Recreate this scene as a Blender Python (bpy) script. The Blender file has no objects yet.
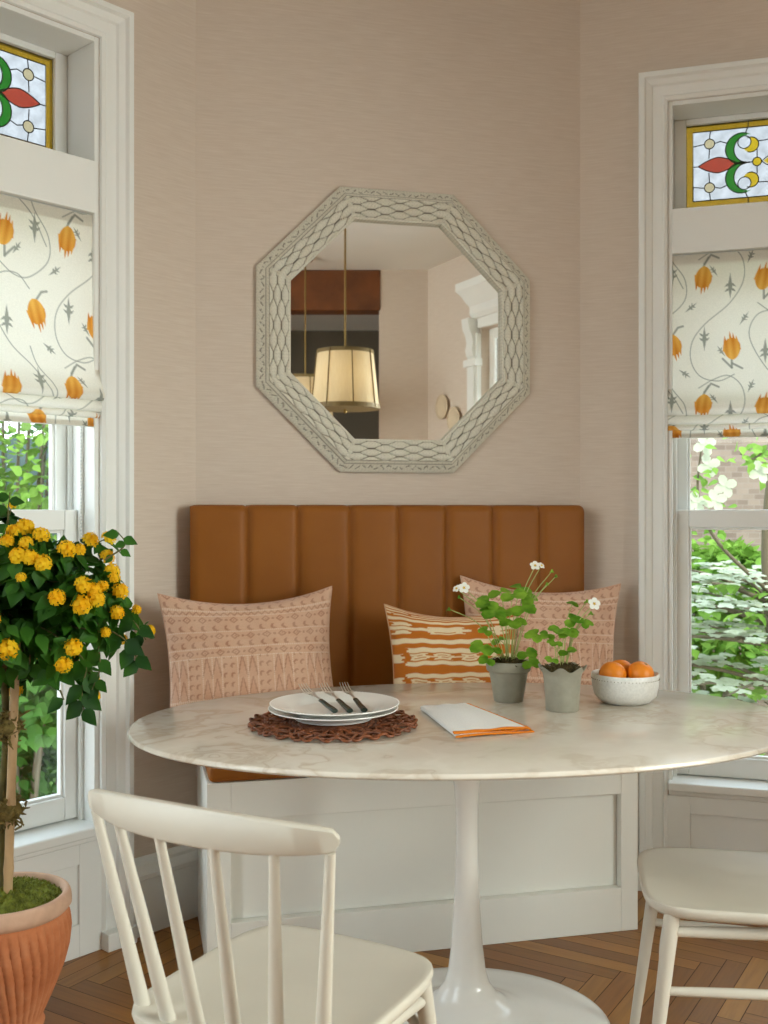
import bpy, math, random
import numpy as np
from mathutils import Vector, Matrix

random.seed(7)
rng = np.random.default_rng(7)
PI = math.pi
scene = bpy.context.scene
COL = scene.collection

# ------------------------------------------------------------------ helpers
def s2l(c):
    c = c / 255.0
    return c / 12.92 if c <= 0.04045 else ((c + 0.055) / 1.055) ** 2.4

def rgb(r, g, b):
    return (s2l(r), s2l(g), s2l(b), 1.0)

class NT:
    """small wrapper over a material's node tree"""
    def __init__(self, name):
        self.m = bpy.data.materials.new(name)
        self.m.use_nodes = True
        self.t = self.m.node_tree
        self.b = self.t.nodes['Principled BSDF']
        self.out = self.t.nodes['Material Output']
    def n(self, typ, **kw):
        nd = self.t.nodes.new(typ)
        for k, v in kw.items():
            if k in nd.inputs.keys():
                nd.inputs[k].default_value = v
            else:
                setattr(nd, k, v)
        return nd
    def l(self, a, b):
        self.t.links.new(a, b)
    def coords(self, kind='Object', scale=(1, 1, 1), rot=(0, 0, 0)):
        tc = self.n('ShaderNodeTexCoord')
        mp = self.n('ShaderNodeMapping')
        mp.inputs['Scale'].default_value = scale
        mp.inputs['Rotation'].default_value = rot
        self.l(tc.outputs[kind], mp.inputs['Vector'])
        return mp.outputs['Vector']
    def noise(self, vec, scale, detail=3, rough=0.55, dist=0.0):
        nd = self.n('ShaderNodeTexNoise')
        nd.inputs['Scale'].default_value = scale
        nd.inputs['Detail'].default_value = detail
        nd.inputs['Roughness'].default_value = rough
        nd.inputs['Distortion'].default_value = dist
        self.l(vec, nd.inputs['Vector'])
        return nd.outputs['Fac']
    def ramp(self, fac, stops):
        nd = self.n('ShaderNodeValToRGB')
        cr = nd.color_ramp
        while len(cr.elements) < len(stops):
            cr.elements.new(0.5)
        for e, (p, c) in zip(cr.elements, stops):
            e.position = p
            e.color = c
        self.l(fac, nd.inputs['Fac'])
        return nd.outputs['Color']
    def mix(self, fac, a, b, mode='MIX'):
        nd = self.n('ShaderNodeMix', data_type='RGBA', blend_type=mode)
        for sock, val in ((nd.inputs[0], fac), (nd.inputs[6], a), (nd.inputs[7], b)):
            if isinstance(val, (int, float, tuple)):
                sock.default_value = val
            else:
                self.l(val, sock)
        return nd.outputs[2]
    def bump(self, h, strength=0.2, dist=0.01):
        nd = self.n('ShaderNodeBump')
        nd.inputs['Strength'].default_value = strength
        nd.inputs['Distance'].default_value = dist
        self.l(h, nd.inputs['Height'])
        self.l(nd.outputs['Normal'], self.b.inputs['Normal'])
    def base(self, c):
        if isinstance(c, tuple):
            self.b.inputs['Base Color'].default_value = c
        else:
            self.l(c, self.b.inputs['Base Color'])
    def set(self, **kw):
        for k, v in kw.items():
            self.b.inputs[k.replace('_', ' ')].default_value = v
        return self

def simple(name, c, rough=0.5, var=0.06, scale=12, metal=0.0, bump=0.0, bscale=200, spec=0.5, coat=0.0):
    k = NT(name)
    v = k.coords()
    f = k.noise(v, scale)
    d = tuple(x * (1 - var) for x in c[:3]) + (1,)
    u = tuple(min(1, x * (1 + var)) for x in c[:3]) + (1,)
    k.base(k.ramp(f, [(0.3, d), (0.7, u)]))
    k.set(Roughness=rough, Metallic=metal)
    k.b.inputs['Specular IOR Level'].default_value = spec
    k.b.inputs['Coat Weight'].default_value = coat
    if bump:
        k.bump(k.noise(v, bscale, 2), bump, 0.002)
    return k.m

def attr_mat(name, rough=0.9, transl=0.0, bump=0.0, bscale=900, sheen=0.0, spec=0.3, weave=False):
    k = NT(name)
    a = k.n('ShaderNodeAttribute')
    a.attribute_name = 'Col'
    v = k.coords()
    nz = k.noise(v, 300, 2)
    c = k.mix(0.25, a.outputs['Color'], k.ramp(nz, [(0.35, (0.75, 0.75, 0.75, 1)), (0.65, (1, 1, 1, 1))]), 'MULTIPLY')
    k.base(c)
    k.set(Roughness=rough)
    k.b.inputs['Specular IOR Level'].default_value = spec
    if sheen:
        k.b.inputs['Sheen Weight'].default_value = sheen
    if bump:
        k.bump(k.noise(v, bscale, 2), bump, 0.002)
    if transl:
        t = k.n('ShaderNodeBsdfTranslucent')
        k.l(c, t.inputs['Color'])
        ms = k.n('ShaderNodeMixShader')
        ms.inputs[0].default_value = transl
        k.l(k.b.outputs[0], ms.inputs[1])
        k.l(t.outputs[0], ms.inputs[2])
        k.l(ms.outputs[0], k.out.inputs['Surface'])
    return k.m

def leaf_mat(name, c1, c2, transl=0.3, rough=0.45, spec=0.4, hue=6):
    k = NT(name)
    v = k.coords()
    f = k.noise(v, hue, 2)
    c = k.ramp(f, [(0.35, c1), (0.65, c2)])
    k.base(c)
    k.set(Roughness=rough)
    k.b.inputs['Specular IOR Level'].default_value = spec
    t = k.n('ShaderNodeBsdfTranslucent')
    k.l(c, t.inputs['Color'])
    ms = k.n('ShaderNodeMixShader')
    ms.inputs[0].default_value = transl
    k.l(k.b.outputs[0], ms.inputs[1])
    k.l(t.outputs[0], ms.inputs[2])
    k.l(ms.outputs[0], k.out.inputs['Surface'])
    return k.m

class MB:
    def __init__(self):
        self.v = []; self.f = []; self.mi = []; self.col = None
    def add(self, vs, fs, mat=0, mx=None):
        b = len(self.v)
        if mx is not None:
            vs = [tuple(mx @ Vector(p)) for p in vs]
        self.v.extend(tuple(p) for p in vs)
        self.f.extend(tuple(b + i for i in q) for q in fs)
        self.mi.extend([mat] * len(fs))
        return self
    def box(self, x0, x1, y0, y1, z0, z1, mat=0, mx=None):
        vs = [(x, y, z) for z in (z0, z1) for y in (y0, y1) for x in (x0, x1)]
        fs = [(0, 2, 3, 1), (4, 5, 7, 6), (0, 1, 5, 4), (2, 6, 7, 3), (0, 4, 6, 2), (1, 3, 7, 5)]
        return self.add(vs, fs, mat, mx)
    def grid(self, nu, nv, fn, mat=0, wrap_u=False, mx=None, flip=False):
        vs = [fn(i / nu, j / nv) for j in range(nv + 1) for i in range(nu if wrap_u else nu + 1)]
        w = nu if wrap_u else nu + 1
        fs = []
        for j in range(nv):
            for i in range(nu):
                i2 = (i + 1) % w
                q = (j * w + i, j * w + i2, (j + 1) * w + i2, (j + 1) * w + i)
                fs.append(q[::-1] if flip else q)
        return self.add(vs, fs, mat, mx)
    def tube(self, path, radii, seg=10, mat=0, closed=False, squash=None, caps=True, mx=None):
        P = [Vector(p) for p in path]
        n = len(P)
        if not hasattr(radii, '__len__'):
            radii = [radii] * n
        T = []
        for i in range(n):
            if closed:
                t = P[(i + 1) % n] - P[i - 1]
            else:
                t = P[min(i + 1, n - 1)] - P[max(i - 1, 0)]
            T.append(t.normalized() if t.length > 1e-9 else Vector((0, 0, 1)))
        ref = Vector((0, 0, 1)) if abs(T[0].z) < 0.9 else Vector((1, 0, 0))
        N = (ref - T[0] * ref.dot(T[0])).normalized()
        vs = []
        for i in range(n):
            N = (N - T[i] * N.dot(T[i]))
            if N.length < 1e-6:
                N = T[i].orthogonal()
            N.normalize()
            B = T[i].cross(N)
            for k in range(seg):
                a = 2 * PI * k / seg
                sx, sy = squash if squash else (1, 1)
                vs.append(P[i] + (N * math.cos(a) * sx + B * math.sin(a) * sy) * radii[i])
        fs = []
        m = n if closed else n - 1
        for i in range(m):
            i2 = (i + 1) % n
            for k in range(seg):
                k2 = (k + 1) % seg
                fs.append((i * seg + k, i * seg + k2, i2 * seg + k2, i2 * seg + k))
        if caps and not closed:
            fs.append(tuple(range(seg))[::-1])
            fs.append(tuple((n - 1) * seg + k for k in range(seg)))
        return self.add(vs, fs, mat, mx)
    def lathe(self, prof, seg=48, mat=0, sx=1.0, sy=1.0, c=(0, 0, 0), rf=None, mx=None):
        vs = []
        n = len(prof)
        for (r, z) in prof:
            for k in range(seg):
                a = 2 * PI * k / seg
                rr = r * (rf(a, r, z) if rf else 1.0)
                vs.append((c[0] + rr * math.cos(a) * sx, c[1] + rr * math.sin(a) * sy, c[2] + z))
        fs = []
        for i in range(n - 1):
            for k in range(seg):
                k2 = (k + 1) % seg
                fs.append((i * seg + k, i * seg + k2, (i + 1) * seg + k2, (i + 1) * seg + k))
        if prof[0][0] > 1e-6:
            fs.append(tuple(range(seg))[::-1])
        if prof[-1][0] > 1e-6:
            fs.append(tuple((n - 1) * seg + k for k in range(seg)))
        return self.add(vs, fs, mat, mx)
    def prism(self, poly, z0, z1, mat=0, mx=None):
        n = len(poly)
        vs = [(x, y, z0) for x, y in poly] + [(x, y, z1) for x, y in poly]
        fs = [tuple(range(n))[::-1], tuple(range(n, 2 * n))]
        fs += [(i, (i + 1) % n, n + (i + 1) % n, n + i) for i in range(n)]
        return self.add(vs, fs, mat, mx)
    def build(self, name, mats, parent=None, loc=None, rz=0.0, bevel=0.0, angle=35, smooth=True, seg=2, col=None, sub=0):
        me = bpy.data.meshes.new(name)
        me.from_pydata([tuple(p) for p in self.v], [], self.f)
        if not isinstance(mats, (list, tuple)):
            mats = [mats]
        for m in mats:
            me.materials.append(m)
        if len(mats) > 1:
            me.polygons.foreach_set('material_index', self.mi)
        if col is not None:
            at = me.color_attributes.new('Col', 'FLOAT_COLOR', 'POINT')
            at.data.foreach_set('color', np.asarray(col, dtype=np.float32).ravel())
        return finish(name, me, parent, loc, rz, bevel, angle, smooth, seg, sub)

def finish(name, me, parent=None, loc=None, rz=0.0, bevel=0.0, angle=35, smooth=True, seg=2, sub=0):
    me.validate()
    if smooth:
        me.polygons.foreach_set('use_smooth', [True] * len(me.polygons))
        me.set_sharp_from_angle(angle=math.radians(angle))
    me.update()
    o = bpy.data.objects.new(name, me)
    COL.objects.link(o)
    if parent:
        o.parent = parent
    if loc is not None:
        o.location = loc
    o.rotation_euler = (0, 0, rz)
    if sub:
        sm = o.modifiers.new('Subdivision', 'SUBSURF')
        sm.levels = sub; sm.render_levels = sub
    if bevel:
        b = o.modifiers.new('Bevel', 'BEVEL')
        b.width = bevel; b.segments = seg; b.limit_method = 'ANGLE'; b.angle_limit = math.radians(40)
        b.harden_normals = smooth
    return o

def np_grid_obj(name, pos, colr, mat, parent=None, loc=None, rz=0.0, flip=False):
    """a grid of points (nv, nu, 3) with colours (nv, nu, 3) as one mesh"""
    nv, nu, _ = pos.shape
    me = bpy.data.meshes.new(name)
    idx = np.arange(nv * nu).reshape(nv, nu)
    q = np.stack([idx[:-1, :-1], idx[:-1, 1:], idx[1:, 1:], idx[1:, :-1]], -1).reshape(-1, 4)
    if flip:
        q = q[:, ::-1]
    me.from_pydata(pos.reshape(-1, 3).tolist(), [], q.tolist())
    me.materials.append(mat)
    if colr is not None:
        at = me.color_attributes.new('Col', 'FLOAT_COLOR', 'POINT')
        c4 = np.concatenate([colr, np.ones(colr.shape[:2] + (1,))], -1).astype(np.float32)
        at.data.foreach_set('color', c4.ravel())
    return finish(name, me, parent, loc, rz, angle=60)

def empty(name, loc=(0, 0, 0), rz=0.0, label=None, cat=None, group=None):
    o = bpy.data.objects.new(name, None)
    o.empty_display_size = 0.1
    COL.objects.link(o)
    o.location = loc
    o.rotation_euler = (0, 0, rz)
    tag(o, label, cat, group)
    return o

def tag(o, label=None, cat=None, group=None, kind=None):
    if label: o['label'] = label
    if cat: o['category'] = cat
    if group: o['group'] = group
    if kind: o['kind'] = kind
    return o

def struct(o):
    o['kind'] = 'structure'
    return o

# ------------------------------------------------------------------ materials
def wallpaper():
    k = NT('grasscloth')
    v = k.coords('Object', (2.6, 2.6, 44))
    f = k.noise(v, 4.0, 4, 0.65)
    v2 = k.coords('Object', (5, 5, 330))
    f2 = k.noise(v2, 2.0, 2, 0.5)
    c = k.ramp(f, [(0.25, rgb(209, 193, 177)), (0.5, rgb(215, 200, 185)), (0.75, rgb(221, 208, 194))])
    c = k.mix(0.22, c, k.ramp(f2, [(0.35, (0.86, 0.84, 0.80, 1)), (0.6, (1, 1, 1, 1))]), 'MULTIPLY')
    k.base(c)
    k.set(Roughness=0.85)
    k.b.inputs['Specular IOR Level'].default_value = 0.2
    k.bump(f2, 0.06, 0.002)
    return k.m

def floor_mat():
    k = NT('oak_parquet')
    a = k.n('ShaderNodeAttribute'); a.attribute_name = 'Col'
    uv = k.n('ShaderNodeUVMap'); uv.uv_map = 'UVMap'
    mp = k.n('ShaderNodeMapping'); mp.inputs['Scale'].default_value = (4, 70, 1)
    k.l(uv.outputs[0], mp.inputs['Vector'])
    f = k.noise(mp.outputs['Vector'], 1.0, 4, 0.6, 0.4)
    g = k.ramp(f, [(0.3, (0.62, 0.58, 0.52, 1)), (0.6, (1, 1, 1, 1))])
    k.base(k.mix(0.55, a.outputs['Color'], g, 'MULTIPLY'))
    k.set(Roughness=0.3)
    k.b.inputs['Specular IOR Level'].default_value = 0.35
    k.bump(f, 0.06, 0.002)
    return k.m

def marble():
    k = NT('carrara_marble')
    v = k.coords('Object', (1, 1, 1))
    d = k.noise(v, 2.2, 4, 0.6)
    ad = k.n('ShaderNodeVectorMath', operation='ADD')
    cmb = k.n('ShaderNodeCombineXYZ')
    k.l(d, cmb.inputs[0]); k.l(d, cmb.inputs[1])
    k.l(v, ad.inputs[0]); k.l(cmb.outputs[0], ad.inputs[1])
    f = k.noise(ad.outputs[0], 2.0, 5, 0.55, 0.8)
    c = k.ramp(f, [(0.3, rgb(228, 223, 212)), (0.46, rgb(219, 212, 199)), (0.5, rgb(204, 192, 175)), (0.54, rgb(220, 213, 201)), (0.72, rgb(230, 226, 217))])
    f2 = k.noise(v, 7.0, 5, 0.6, 0.6)
    c = k.mix(0.15, c, k.ramp(f2, [(0.35, rgb(206, 196, 182)), (0.6, rgb(240, 238, 232))]), 'MULTIPLY')
    k.base(c)
    k.set(Roughness=0.13)
    return k.m

def leather():
    k = NT('tan_leather')
    v = k.coords()
    f = k.noise(v, 5, 4)
    k.base(k.ramp(f, [(0.3, rgb(138, 82, 27)), (0.7, rgb(148, 90, 32))]))
    k.set(Roughness=0.5)
    k.b.inputs['Specular IOR Level'].default_value = 0.22
    vo = k.n('ShaderNodeTexVoronoi'); vo.inputs['Scale'].default_value = 420
    k.l(v, vo.inputs['Vector'])
    k.bump(vo.outputs['Distance'], 0.12, 0.001)
    return k.m

def brick_mat():
    k = NT('garden_brick')
    v = k.coords('Object', (1, 1, 1), (PI / 2, 0, 0))
    b = k.n('ShaderNodeTexBrick')
    b.inputs['Color1'].default_value = rgb(150, 134, 120)
    b.inputs['Color2'].default_value = rgb(124, 108, 96)
    b.inputs['Mortar'].default_value = rgb(146, 134, 122)
    b.inputs['Scale'].default_value = 6.5
    b.inputs['Mortar Size'].default_value = 0.02
    k.l(v, b.inputs['Vector'])
    nz = k.noise(v, 2.5, 4)
    k.base(k.mix(0.4, b.outputs['Color'], k.ramp(nz, [(0.3, (0.55, 0.52, 0.5, 1)), (0.7, (1, 1, 1, 1))]), 'MULTIPLY'))
    k.set(Roughness=0.9)
    return k.m

def glass_mat():
    k = NT('window_glass')
    tr = k.n('ShaderNodeBsdfTransparent'); tr.inputs['Color'].default_value = (0.96, 0.98, 0.97, 1)
    gl = k.n('ShaderNodeBsdfGlossy'); gl.inputs['Roughness'].default_value = 0.02
    ms = k.n('ShaderNodeMixShader'); ms.inputs[0].default_value = 0.05
    k.l(tr.outputs[0], ms.inputs[1]); k.l(gl.outputs[0], ms.inputs[2])
    k.l(ms.outputs[0], k.out.inputs['Surface'])
    return k.m

def stained_mat():
    k = NT('opal_stained_glass')
    a = k.n('ShaderNodeAttribute'); a.attribute_name = 'Col'
    v = k.coords()
    nz = k.noise(v, 60, 3, 0.6, 1.0)
    c = k.mix(0.5, a.outputs['Color'], k.ramp(nz, [(0.3, (0.6, 0.6, 0.6, 1)), (0.65, (1, 1, 1, 1))]), 'MULTIPLY')
    c = k.mix(1.0, c, (0.32, 0.32, 0.32, 1), 'MULTIPLY')
    tl = k.n('ShaderNodeBsdfTranslucent'); k.l(c, tl.inputs['Color'])
    tr = k.n('ShaderNodeBsdfTransparent'); k.l(c, tr.inputs['Color'])
    ms = k.n('ShaderNodeMixShader'); ms.inputs[0].default_value = 0.65
    k.l(tl.outputs[0], ms.inputs[1]); k.l(tr.outputs[0], ms.inputs[2])
    gl = k.n('ShaderNodeBsdfGlossy'); gl.inputs['Roughness'].default_value = 0.08
    m2 = k.n('ShaderNodeMixShader'); m2.inputs[0].default_value = 0.04
    k.l(ms.outputs[0], m2.inputs[1]); k.l(gl.outputs[0], m2.inputs[2])
    k.l(m2.outputs[0], k.out.inputs['Surface'])
    return k.m

def terracotta():
    k = NT('terracotta')
    v = k.coords()
    f = k.noise(v, 9, 5, 0.65)
    c = k.ramp(f, [(0.25, rgb(170, 98, 58)), (0.5, rgb(192, 118, 74)), (0.75, rgb(206, 140, 98))])
    f2 = k.noise(v, 34, 4, 0.7)
    c = k.mix(0.5, c, k.ramp(f2, [(0.45, (1, 1, 1, 1)), (0.75, rgb(226, 200, 176))]), 'MIX') if False else c
    k.base(c)
    k.set(Roughness=0.85)
    k.bump(f2, 0.15, 0.003)
    return k.m

M = {}
M['paper'] = wallpaper()
M['floor'] = floor_mat()
M['marble'] = marble()
M['leather'] = leather()
M['brick'] = brick_mat()
M['glass'] = glass_mat()
M['stained'] = stained_mat()
M['terracotta'] = terracotta()
M['outer_paint'] = simple('weathered_outer_paint', rgb(84, 92, 92), 0.6)
M['limed'] = simple('limed_terracotta', rgb(206, 168, 142), 0.9, 0.12, 20)
M['trim'] = simple('white_trim_paint', rgb(238, 239, 235), 0.42, 0.02, 3)
M['ceiling'] = simple('ceiling_paint', rgb(236, 234, 228), 0.9, 0.02, 2)
M['bench_paint'] = simple('bench_white_paint', rgb(236, 236, 228), 0.5, 0.02, 3)
M['chair_paint'] = simple('cream_chair_lacquer', rgb(198, 192, 178), 0.42, 0.03, 6)
M['lacquer'] = simple('white_pedestal_lacquer', rgb(228, 227, 221), 0.22, 0.02, 4, coat=0.3)
M['sub'] = simple('floor_joint', rgb(46, 32, 22), 0.8)
M['lead'] = simple('lead_came', rgb(52, 48, 44), 0.5, 0.1, 40, metal=0.3)
M['mirror'] = NT('mirror_silver').set(Metallic=1.0, Roughness=0.015).m
M['mirror'].node_tree.nodes['Principled BSDF'].inputs['Base Color'].default_value = (0.86, 0.86, 0.84, 1)
M['carved'] = attr_mat('whitewashed_carved_wood', 0.75, bump=0.25, bscale=160)
M['blind'] = attr_mat('printed_linen', 0.95, transl=0.42, spec=0.1)
M['cushion'] = attr_mat('printed_cotton', 0.95, bump=0.3, bscale=700, sheen=0.2, spec=0.15)
M['napkin'] = attr_mat('linen_napkin', 0.95, bump=0.2, bscale=900, spec=0.1)
M['ceramic'] = simple('white_glazed_ceramic', rgb(236, 234, 228), 0.2, 0.02, 10)
M['bowl'] = simple('speckled_stoneware', rgb(226, 224, 218), 0.35, 0.08, 160)
M['orange'] = simple('orange_peel', rgb(236, 136, 22), 0.42, 0.1, 18, bump=0.25, bscale=260)
M['calyx'] = simple('green_calyx', rgb(70, 84, 30), 0.7)
M['zinc'] = simple('grey_clay_pot', rgb(146, 142, 126), 0.6, 0.12, 22, bump=0.2, bscale=90)
M['soil'] = simple('mossy_soil', rgb(84, 70, 38), 0.95, 0.45, 70, bump=0.6, bscale=150)
M['moss'] = simple('green_moss', rgb(116, 124, 42), 0.95, 0.4, 60, bump=0.7, bscale=140)
M['drymoss'] = simple('brown_tie_moss', rgb(118, 102, 54), 0.95, 0.4, 80, bump=0.6, bscale=160)
M['bamboo'] = simple('bamboo_stake', rgb(196, 164, 122), 0.55, 0.12, 14)
M['bark'] = simple('green_bark', rgb(98, 92, 50), 0.8, 0.25, 30)
M['lantana_leaf'] = leaf_mat('lantana_leaf', rgb(26, 66, 14), rgb(64, 118, 30), 0.28, 0.55, 0.25)
M['lantana_flower'] = leaf_mat('lantana_flower', rgb(250, 192, 14), rgb(254, 218, 44), 0.35, 0.6, 0.2, 30)
M['berry_leaf'] = leaf_mat('strawberry_leaf', rgb(84, 138, 28), rgb(146, 190, 60), 0.4, 0.5, 0.3, 20)
M['berry_stem'] = simple('pale_green_stem', rgb(160, 172, 96), 0.6)
M['petal'] = leaf_mat('white_petal', rgb(244, 244, 236), rgb(250, 250, 244), 0.3, 0.6, 0.2)
M['pollen'] = simple('yellow_pollen', rgb(226, 190, 60), 0.8)
M['rattan'] = simple('brown_rattan', rgb(118, 64, 32), 0.45, 0.4, 30, bump=0.3, bscale=120)
M['steel'] = simple('polished_steel', rgb(222, 220, 214), 0.3, 0.03, 10, metal=1.0)
M['green_handle'] = simple('dark_green_resin', rgb(34, 48, 40), 0.25, 0.3, 60)
M['brass'] = simple('aged_brass', rgb(150, 124, 72), 0.35, 0.08, 20, metal=0.8)
M['rope_trim'] = simple('bronze_shade_trim', rgb(128, 108, 66), 0.6, 0.1, 40)
M['beam'] = simple('stained_walnut_beam', rgb(112, 62, 26), 0.5, 0.35, 5)
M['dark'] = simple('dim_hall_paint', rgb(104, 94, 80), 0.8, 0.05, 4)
M['paper_plate'] = simple('cream_wall_plate', rgb(214, 196, 168), 0.5)
M['chain'] = simple('white_bead_chain', rgb(214, 216, 214), 0.4)
M['grass'] = simple('lawn_grass', rgb(86, 122, 44), 0.95, 0.3, 10)
M['dogwood'] = leaf_mat('dogwood_bract', rgb(184, 192, 168), rgb(206, 212, 192), 0.4, 0.7, 0.1)
M['leaf_bright'] = leaf_mat('bright_garden_leaf', rgb(92, 138, 44), rgb(138, 176, 78), 0.4, 0.6, 0.2, 3)
M['leaf_mid'] = leaf_mat('mid_garden_leaf', rgb(58, 104, 40), rgb(96, 142, 58), 0.4, 0.6, 0.2, 3)
M['leaf_dark'] = leaf_mat('dark_garden_leaf', rgb(34, 74, 42), rgb(60, 108, 56), 0.35, 0.6, 0.2, 3)
M['twig'] = simple('pale_twig', rgb(100, 90, 70), 0.8)
M['fence'] = simple('blue_grey_fence', rgb(96, 116, 118), 0.8, 0.15, 4)

# shade cloth lit from inside by its own bulb
k = NT('pleated_shade_cloth')
k.base(k.ramp(k.noise(k.coords('Object', (60, 60, 1)), 3, 2), [(0.3, rgb(226, 212, 180)), (0.7, rgb(240, 230, 204))]))
k.set(Roughness=0.9)
tl = k.n('ShaderNodeBsdfTranslucent'); tl.inputs['Color'].default_value = rgb(244, 228, 190)
ms = k.n('ShaderNodeMixShader'); ms.inputs[0].default_value = 0.5
k.l(k.b.outputs[0], ms.inputs[1]); k.l(tl.outputs[0], ms.inputs[2]); k.l(ms.outputs[0], k.out.inputs['Surface'])
M['shade'] = k.m

# ------------------------------------------------------------------ place frames
BACK = ((-0.575, 3.21), math.radians(13.5), 1.265)
LEFT = ((-0.575, 3.21), math.radians(47.7))
RIGHT = ((0.655, 3.505), math.radians(-17.3))
CEIL = 3.0

def frame_pt(fr, x, y):
    (ox, oy), a = fr[0], fr[1]
    return (ox + x * math.cos(a) - y * math.sin(a), oy + x * math.sin(a) + y * math.cos(a))

def wall_with_holes(name, x0, x1, holes, origin, ang, mat, t=0.24, z1=CEIL):
    """holes: (xa, xb, za, zb); local x along the wall, local y outward"""
    m = MB()
    x = x0
    for (xa, xb, za, zb) in sorted(holes):
        m.box(x, xa, 0, t, 0, z1)
        if za > 0: m.box(xa, xb, 0, t, 0, za)
        m.box(xa, xb, 0, t, zb, z1)
        x = xb
    m.box(x, x1, 0, t, 0, z1)
    o = m.build(name, mat, None, (origin[0], origin[1], 0), ang, smooth=False)
    return struct(o)

OW = 0.71      # window opening width
OZ0, OZ1 = 0.33, 2.566
LX1 = -0.338; LX0 = LX1 - OW
RX0 = 0.282; RX1 = RX0 + OW

wall_with_holes('wall_back', -0.05, BACK[2] + 0.05, [], BACK[0], BACK[1], M['paper'])
wall_with_holes('wall_left', -1.6, 0.03, [(LX0, LX1, OZ0, OZ1)], LEFT[0], LEFT[1], M['paper'], t=0.19)
wall_with_holes('wall_right', -0.03, 1.62, [(RX0, RX1, OZ0, OZ1)], RIGHT[0], RIGHT[1], M['paper'], t=0.19)

# rest of the room (seen in the mirror, and it holds the light)
pL = frame_pt(LEFT, -1.6, 0); pR = frame_pt(RIGHT, 1.62, 0)
cR = (2.28, -0.43)                                  # corner seen in the mirror
dO = Vector((-0.891, -0.454)).normalized()
cL = (cR[0] + dO.x * 5.2, cR[1] + dO.y * 5.2)

def seg_wall(name, p, q, holes=(), mat=None, t=0.2, z1=CEIL, ext=0.1):
    """outward is to the right-hand side seen from p to q reversed: local y = +90 deg of p->q"""
    d = Vector((q[0] - p[0], q[1] - p[1]))
    a = math.atan2(d.y, d.x)
    return wall_with_holes(name, -ext, d.length + ext, list(holes), p, a, mat or M['paper'], t, z1)

# right room wall runs from the corner to the bay; outward (+local y) must point to +x: go from bay end to corner
d = Vector((cR[0] - pR[0], cR[1] - pR[1])); lenR = d.length
W3a, W3b = lenR - 1.95, lenR - 0.76                  # opening of the third window along that wall
W3Z0, W3Z1 = 0.35, 2.45
seg_wall('wall_side_right', pR, cR, [(W3a, W3b, W3Z0, W3Z1)], ext=0.0, t=0.11)
dl = Vector((pL[0] - cL[0], pL[1] - cL[1])); lenL = dl.length
W4a, W4b = 0.7, lenL - 0.5  # opening for the added window that lets in fill light
seg_wall('wall_side_left', cL, pL, [(W4a, W4b, 0.35, 2.6)], ext=0.0)
# wall with the wide opening behind the camera
seg_wall('wall_opening', cR, cL, [(0.36, 4.6, 0.0, 2.71)], t=0.16, ext=0.0)
# hall beyond the opening
hR = (cR[0] - 0.3, cR[1] - 0.4)
perp = Vector((dO.y, -dO.x))
if perp.y > 0: perp = -perp
h0 = (cR[0] + perp.x * 2.6 + 1.0, cR[1] + perp.y * 2.6 + 0.5)
h1 = (cL[0] + perp.x * 2.6, cL[1] + perp.y * 2.6)
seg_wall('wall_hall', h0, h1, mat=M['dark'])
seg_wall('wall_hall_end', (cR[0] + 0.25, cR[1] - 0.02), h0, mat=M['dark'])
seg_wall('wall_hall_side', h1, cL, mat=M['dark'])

mb = MB()
outline = [frame_pt(LEFT, 0.1, 0.3), frame_pt(RIGHT, -0.1, 0.3), (pR[0] + 0.3, pR[1] + 0.2), (h0[0] + 0.4, h0[1]), (h0[0] + 0.3, h0[1] - 0.4), (h1[0] - 0.3, h1[1] - 0.4), (cL[0] - 0.5, cL[1]), (pL[0] - 0.3, pL[1] + 0.1)]
mb.prism(outline[::-1], CEIL, CEIL + 0.2)
struct(mb.build('ceiling', M['ceiling'], smooth=False))

# timber beam over the opening
mb = MB(); mb.box(0.35, 4.61, -0.012, 0.172, 2.70, CEIL - 0.001)
o = mb.build('beam', M['beam'], None, (cR[0], cR[1], 0), math.atan2(dO.y, dO.x), bevel=0.01)
struct(o); o.name = 'beam'

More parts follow.
